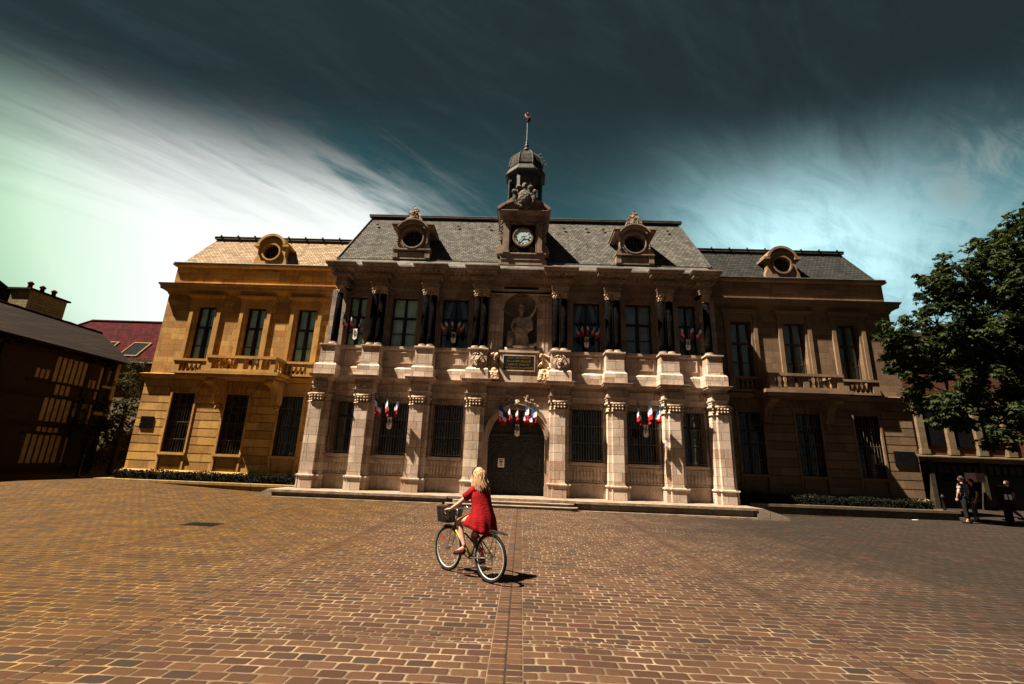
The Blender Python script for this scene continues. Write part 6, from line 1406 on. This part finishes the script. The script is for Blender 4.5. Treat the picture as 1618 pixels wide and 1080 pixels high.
for (x, y, z, r) in lob:
    a = Vector((TX, TY, max(3.0, z - 2.5 - r * .4))); b_ = Vector((x, y, z)); mb.tube([a, a * .5 + b_ * .5 + Vector((0, 0, .3)), b_, b_ + (b_ - a).normalized() * r * .6], [.10, .06, .035, .012], 6)
    n = int(21 * r * r) + 6
    for k in range(n):
        d = Vector((rnd.gauss(0, 1), rnd.gauss(0, 1), rnd.gauss(0, 1))).normalized() * r * rnd.uniform(.55, 1.08); c_ = b_ + d
        cl.append((c_.x, c_.y, c_.z, rnd.uniform(.22, .42)))
        if k % 3 == 0: mb.tube([b_, b_ + d * .6 + Vector((0, 0, .05)), c_], [.02, .012, .006], 4)
mb.build('trunk', M_bark, T0, True)
lf = MB(); leaves(lf, cl, 20, .21, rnd, 1.0); lf.build('crown', M_leaf, T0)
# smaller tree and shrubs in the gap between the timbered house and the left wing
M_leaf2 = leafmat('ivy_leaf', (.010, .014, .004), (.030, .030, .007)); 
for (x, y, lab, cs) in [(-20.9, 2.2, 'narrow dark tree in the gap left of the gold-lit wing', [(0, 0, 5.0, 1.0), (.1, 0, 4.0, 1.1), (-.5, -.2, 3.0, 1.2), (.1, .2, 5.9, .6), (-1.0, -.4, 2.2, 1.0), (.2, 0, 2.0, 1.1)]), (-22.2, 3.6, 'dark bush beside the timbered house in the left gap', [(0, 0, 2.8, .9), (.3, 0, 1.6, 1.0), (-.2, 0, 1.0, .8)])]:
    t_ = empty('tree' if 'tree' in lab else 'bush', (x, y, .4), lab, 'tree' if 'tree' in lab else 'bush'); mb = MB(); mb.tube([(x, y, .2), (x + .1, y, 2), (x, y, 4.5)], [.12, .09, .03], 8); cl = []
    for (dx, dy, dz, r) in cs:
        mb.tube([(x, y, max(.6, dz - 1)), (x + dx, y + dy, dz)], [.05, .02], 6)
        for k in range(int(18 * r * r) + 6):
            d = Vector((rnd.gauss(0, 1), rnd.gauss(0, 1), rnd.gauss(0, 1))).normalized() * r * rnd.uniform(.3, 1); cl.append((x + dx + d.x, y + dy + d.y, dz + d.z + .3, .3))
    mb.build('trunk' if 'tree' in lab else 'stem', M_bark, t_, True); lf = MB(); leaves(lf, cl, 16, .15, rnd, .6, 3); lf.build('crown' if 'tree' in lab else 'foliage', M_leaf2, t_)
# ------------------------------------------------------------------ right side: street building with shop front
SB = empty('shop_building', (27, 6, 0), 'dark shop building with stone cornice and pale pilasters behind the tree', 'building')
M_sb = ashlar('street_stone', (.30, .23, .13), (.22, .16, .09), (.08, .06, .04), .6, .3, .01, 0); M_sbr = plain('reddish_render', (.22, .09, .05), .9, 0, .3, 3)
mb = MB(); mb.box(19.6, 40, 7.2, 14, 3.2, 9.6); mb.build('wall', M_sbr, SB)
mb = MB(); mb.box(19.6, 40, 7.6, 14, 0, 3.0)
for x in (21.9, 24.6, 27.6, 30.9, 34.5): mb.box(x, x + .28, 7.0, 7.6, 0, 2.9)
for x in [21.0 + k * .42 for k in range(40)]: mb.box(x, x + .30, 7.1, 7.6, 2.15, 2.62)
mb.build('shop_front', plain('shop_front_wood', (.085, .072, .040), .7, 0, .3, 4), SB)
mb = MB(); mb.sweep([(19.6, 7.2), (40, 7.2)], [(-.3, 2.80), (.1, 2.80), (.15, 2.88), (.35, 2.93), (.40, 3.05), (.40, 3.12), (-.3, 3.22)]); mb.build('cornice', M_sb, SB)
for x in (22.9, 24.6, 26.3, 28.0, 29.7):
    mb = MB(); mb.box(x - .2, x + .2, 7.0, 7.2, 3.22, 6.6); mb.box(x - .26, x + .26, 6.95, 7.2, 3.22, 3.5); mb.build('pilaster', M_sb, SB)
for x in (23.75, 25.45, 27.15, 28.85): mb = MB(); mb.box(x - .45, x + .45, 7.12, 7.19, 3.7, 6.0); mb.build('window', M_pane_d, SB)
mb = MB(); mb.prismx([(6.9, 9.6), (14, 9.6), (10.5, 12.0)], 19.5, 40); mb.tube([(22.2, 8.5, 10.5), (22.2, 8.5, 13.0)], .03, 5); mb.build('roof', M_tile_old, SB)
for x in (22.1, 25.2, 28.1, 31.2): mb = MB(); mb.box(x + .2, x + 2.3, 7.5, 7.58, .5, 2.1); mb.build('shop_window', M_pane_d, SB)
mb = MB(); mb.box(26.5, 27.0, 6.2, 6.9, 1.7, 2.2); mb.build('hanging_sign', plain('dark_red_sign', (.02, .005, .005), .7), SB)
# street furniture
def bollard(x, y, label):
    mb = MB(); z = gh(x, y); mb.lathe((x, y, z), [(.09, 0), (.09, .06), (.06, .10), (.055, .86), (.075, .88), (.075, .93), (.06, .96), (.03, 1.02)], 12); mb.build('bollard', M_black, None, True, label=label, cat='bollard', group='iron bollards at the side of the square')
bollard(18.05, -1.2, 'slim dark bollard just left of the man in the checked shirt'); bollard(20.2, -.2, 'slim dark bollard right of the ticket machine'); bollard(-19.9, -.6, 'dark bollard at the outer corner of the left wing')
PM = empty('ticket_machine', (19.45, -2.4, gh(19.4, -2.4)), 'dark parking ticket machine with two pale stickers near the tree', 'ticket machine'); x, y, z = 19.45, -2.4, gh(19.4, -2.4)
mb = MB(); mb.box(x - .10, x + .10, y - .08, y + .08, z, z + .55).box(x - .19, x + .19, y - .13, y + .13, z + .55, z + 1.38).prismx([(y - .16, z + 1.38), (y + .14, z + 1.38), (y + .14, z + 1.48), (y - .16, z + 1.43)], x - .2, x + .2); mb.build('case', M_black, PM)
mb = MB(); mb.box(x - .14, x - .03, y - .136, y - .131, z + .95, z + 1.15).box(x + .03, x + .14, y - .136, y - .131, z + .95, z + 1.15); mb.build('sticker', M_white, PM)
mb = MB(); a = []
for i in range(9): mb.box(-7.48 - .32 + i * .075, -7.48 - .32 + i * .075 + .045, -10.33, -9.97, gh(-7.5, -10.1) + .010, gh(-7.5, -10.1) + .016)
mb.box(-7.86, -7.10, -10.40, -9.90, gh(-7.5, -10.1) - .02, gh(-7.5, -10.1) + .009); mb.build('drain_cover', M_black, None, label='small dark drain grating sunk in the paving at left', cat='drain cover')
mb = MB(); mb.obox((16.25, -1.78, gh(16.3, -1.8) + .006), (.22, .05, 0), (-.03, .08, 0), (0, 0, .008)); mb.build('litter', M_white, None, label='small white scrap of litter on the dark paving at right', cat='litter')
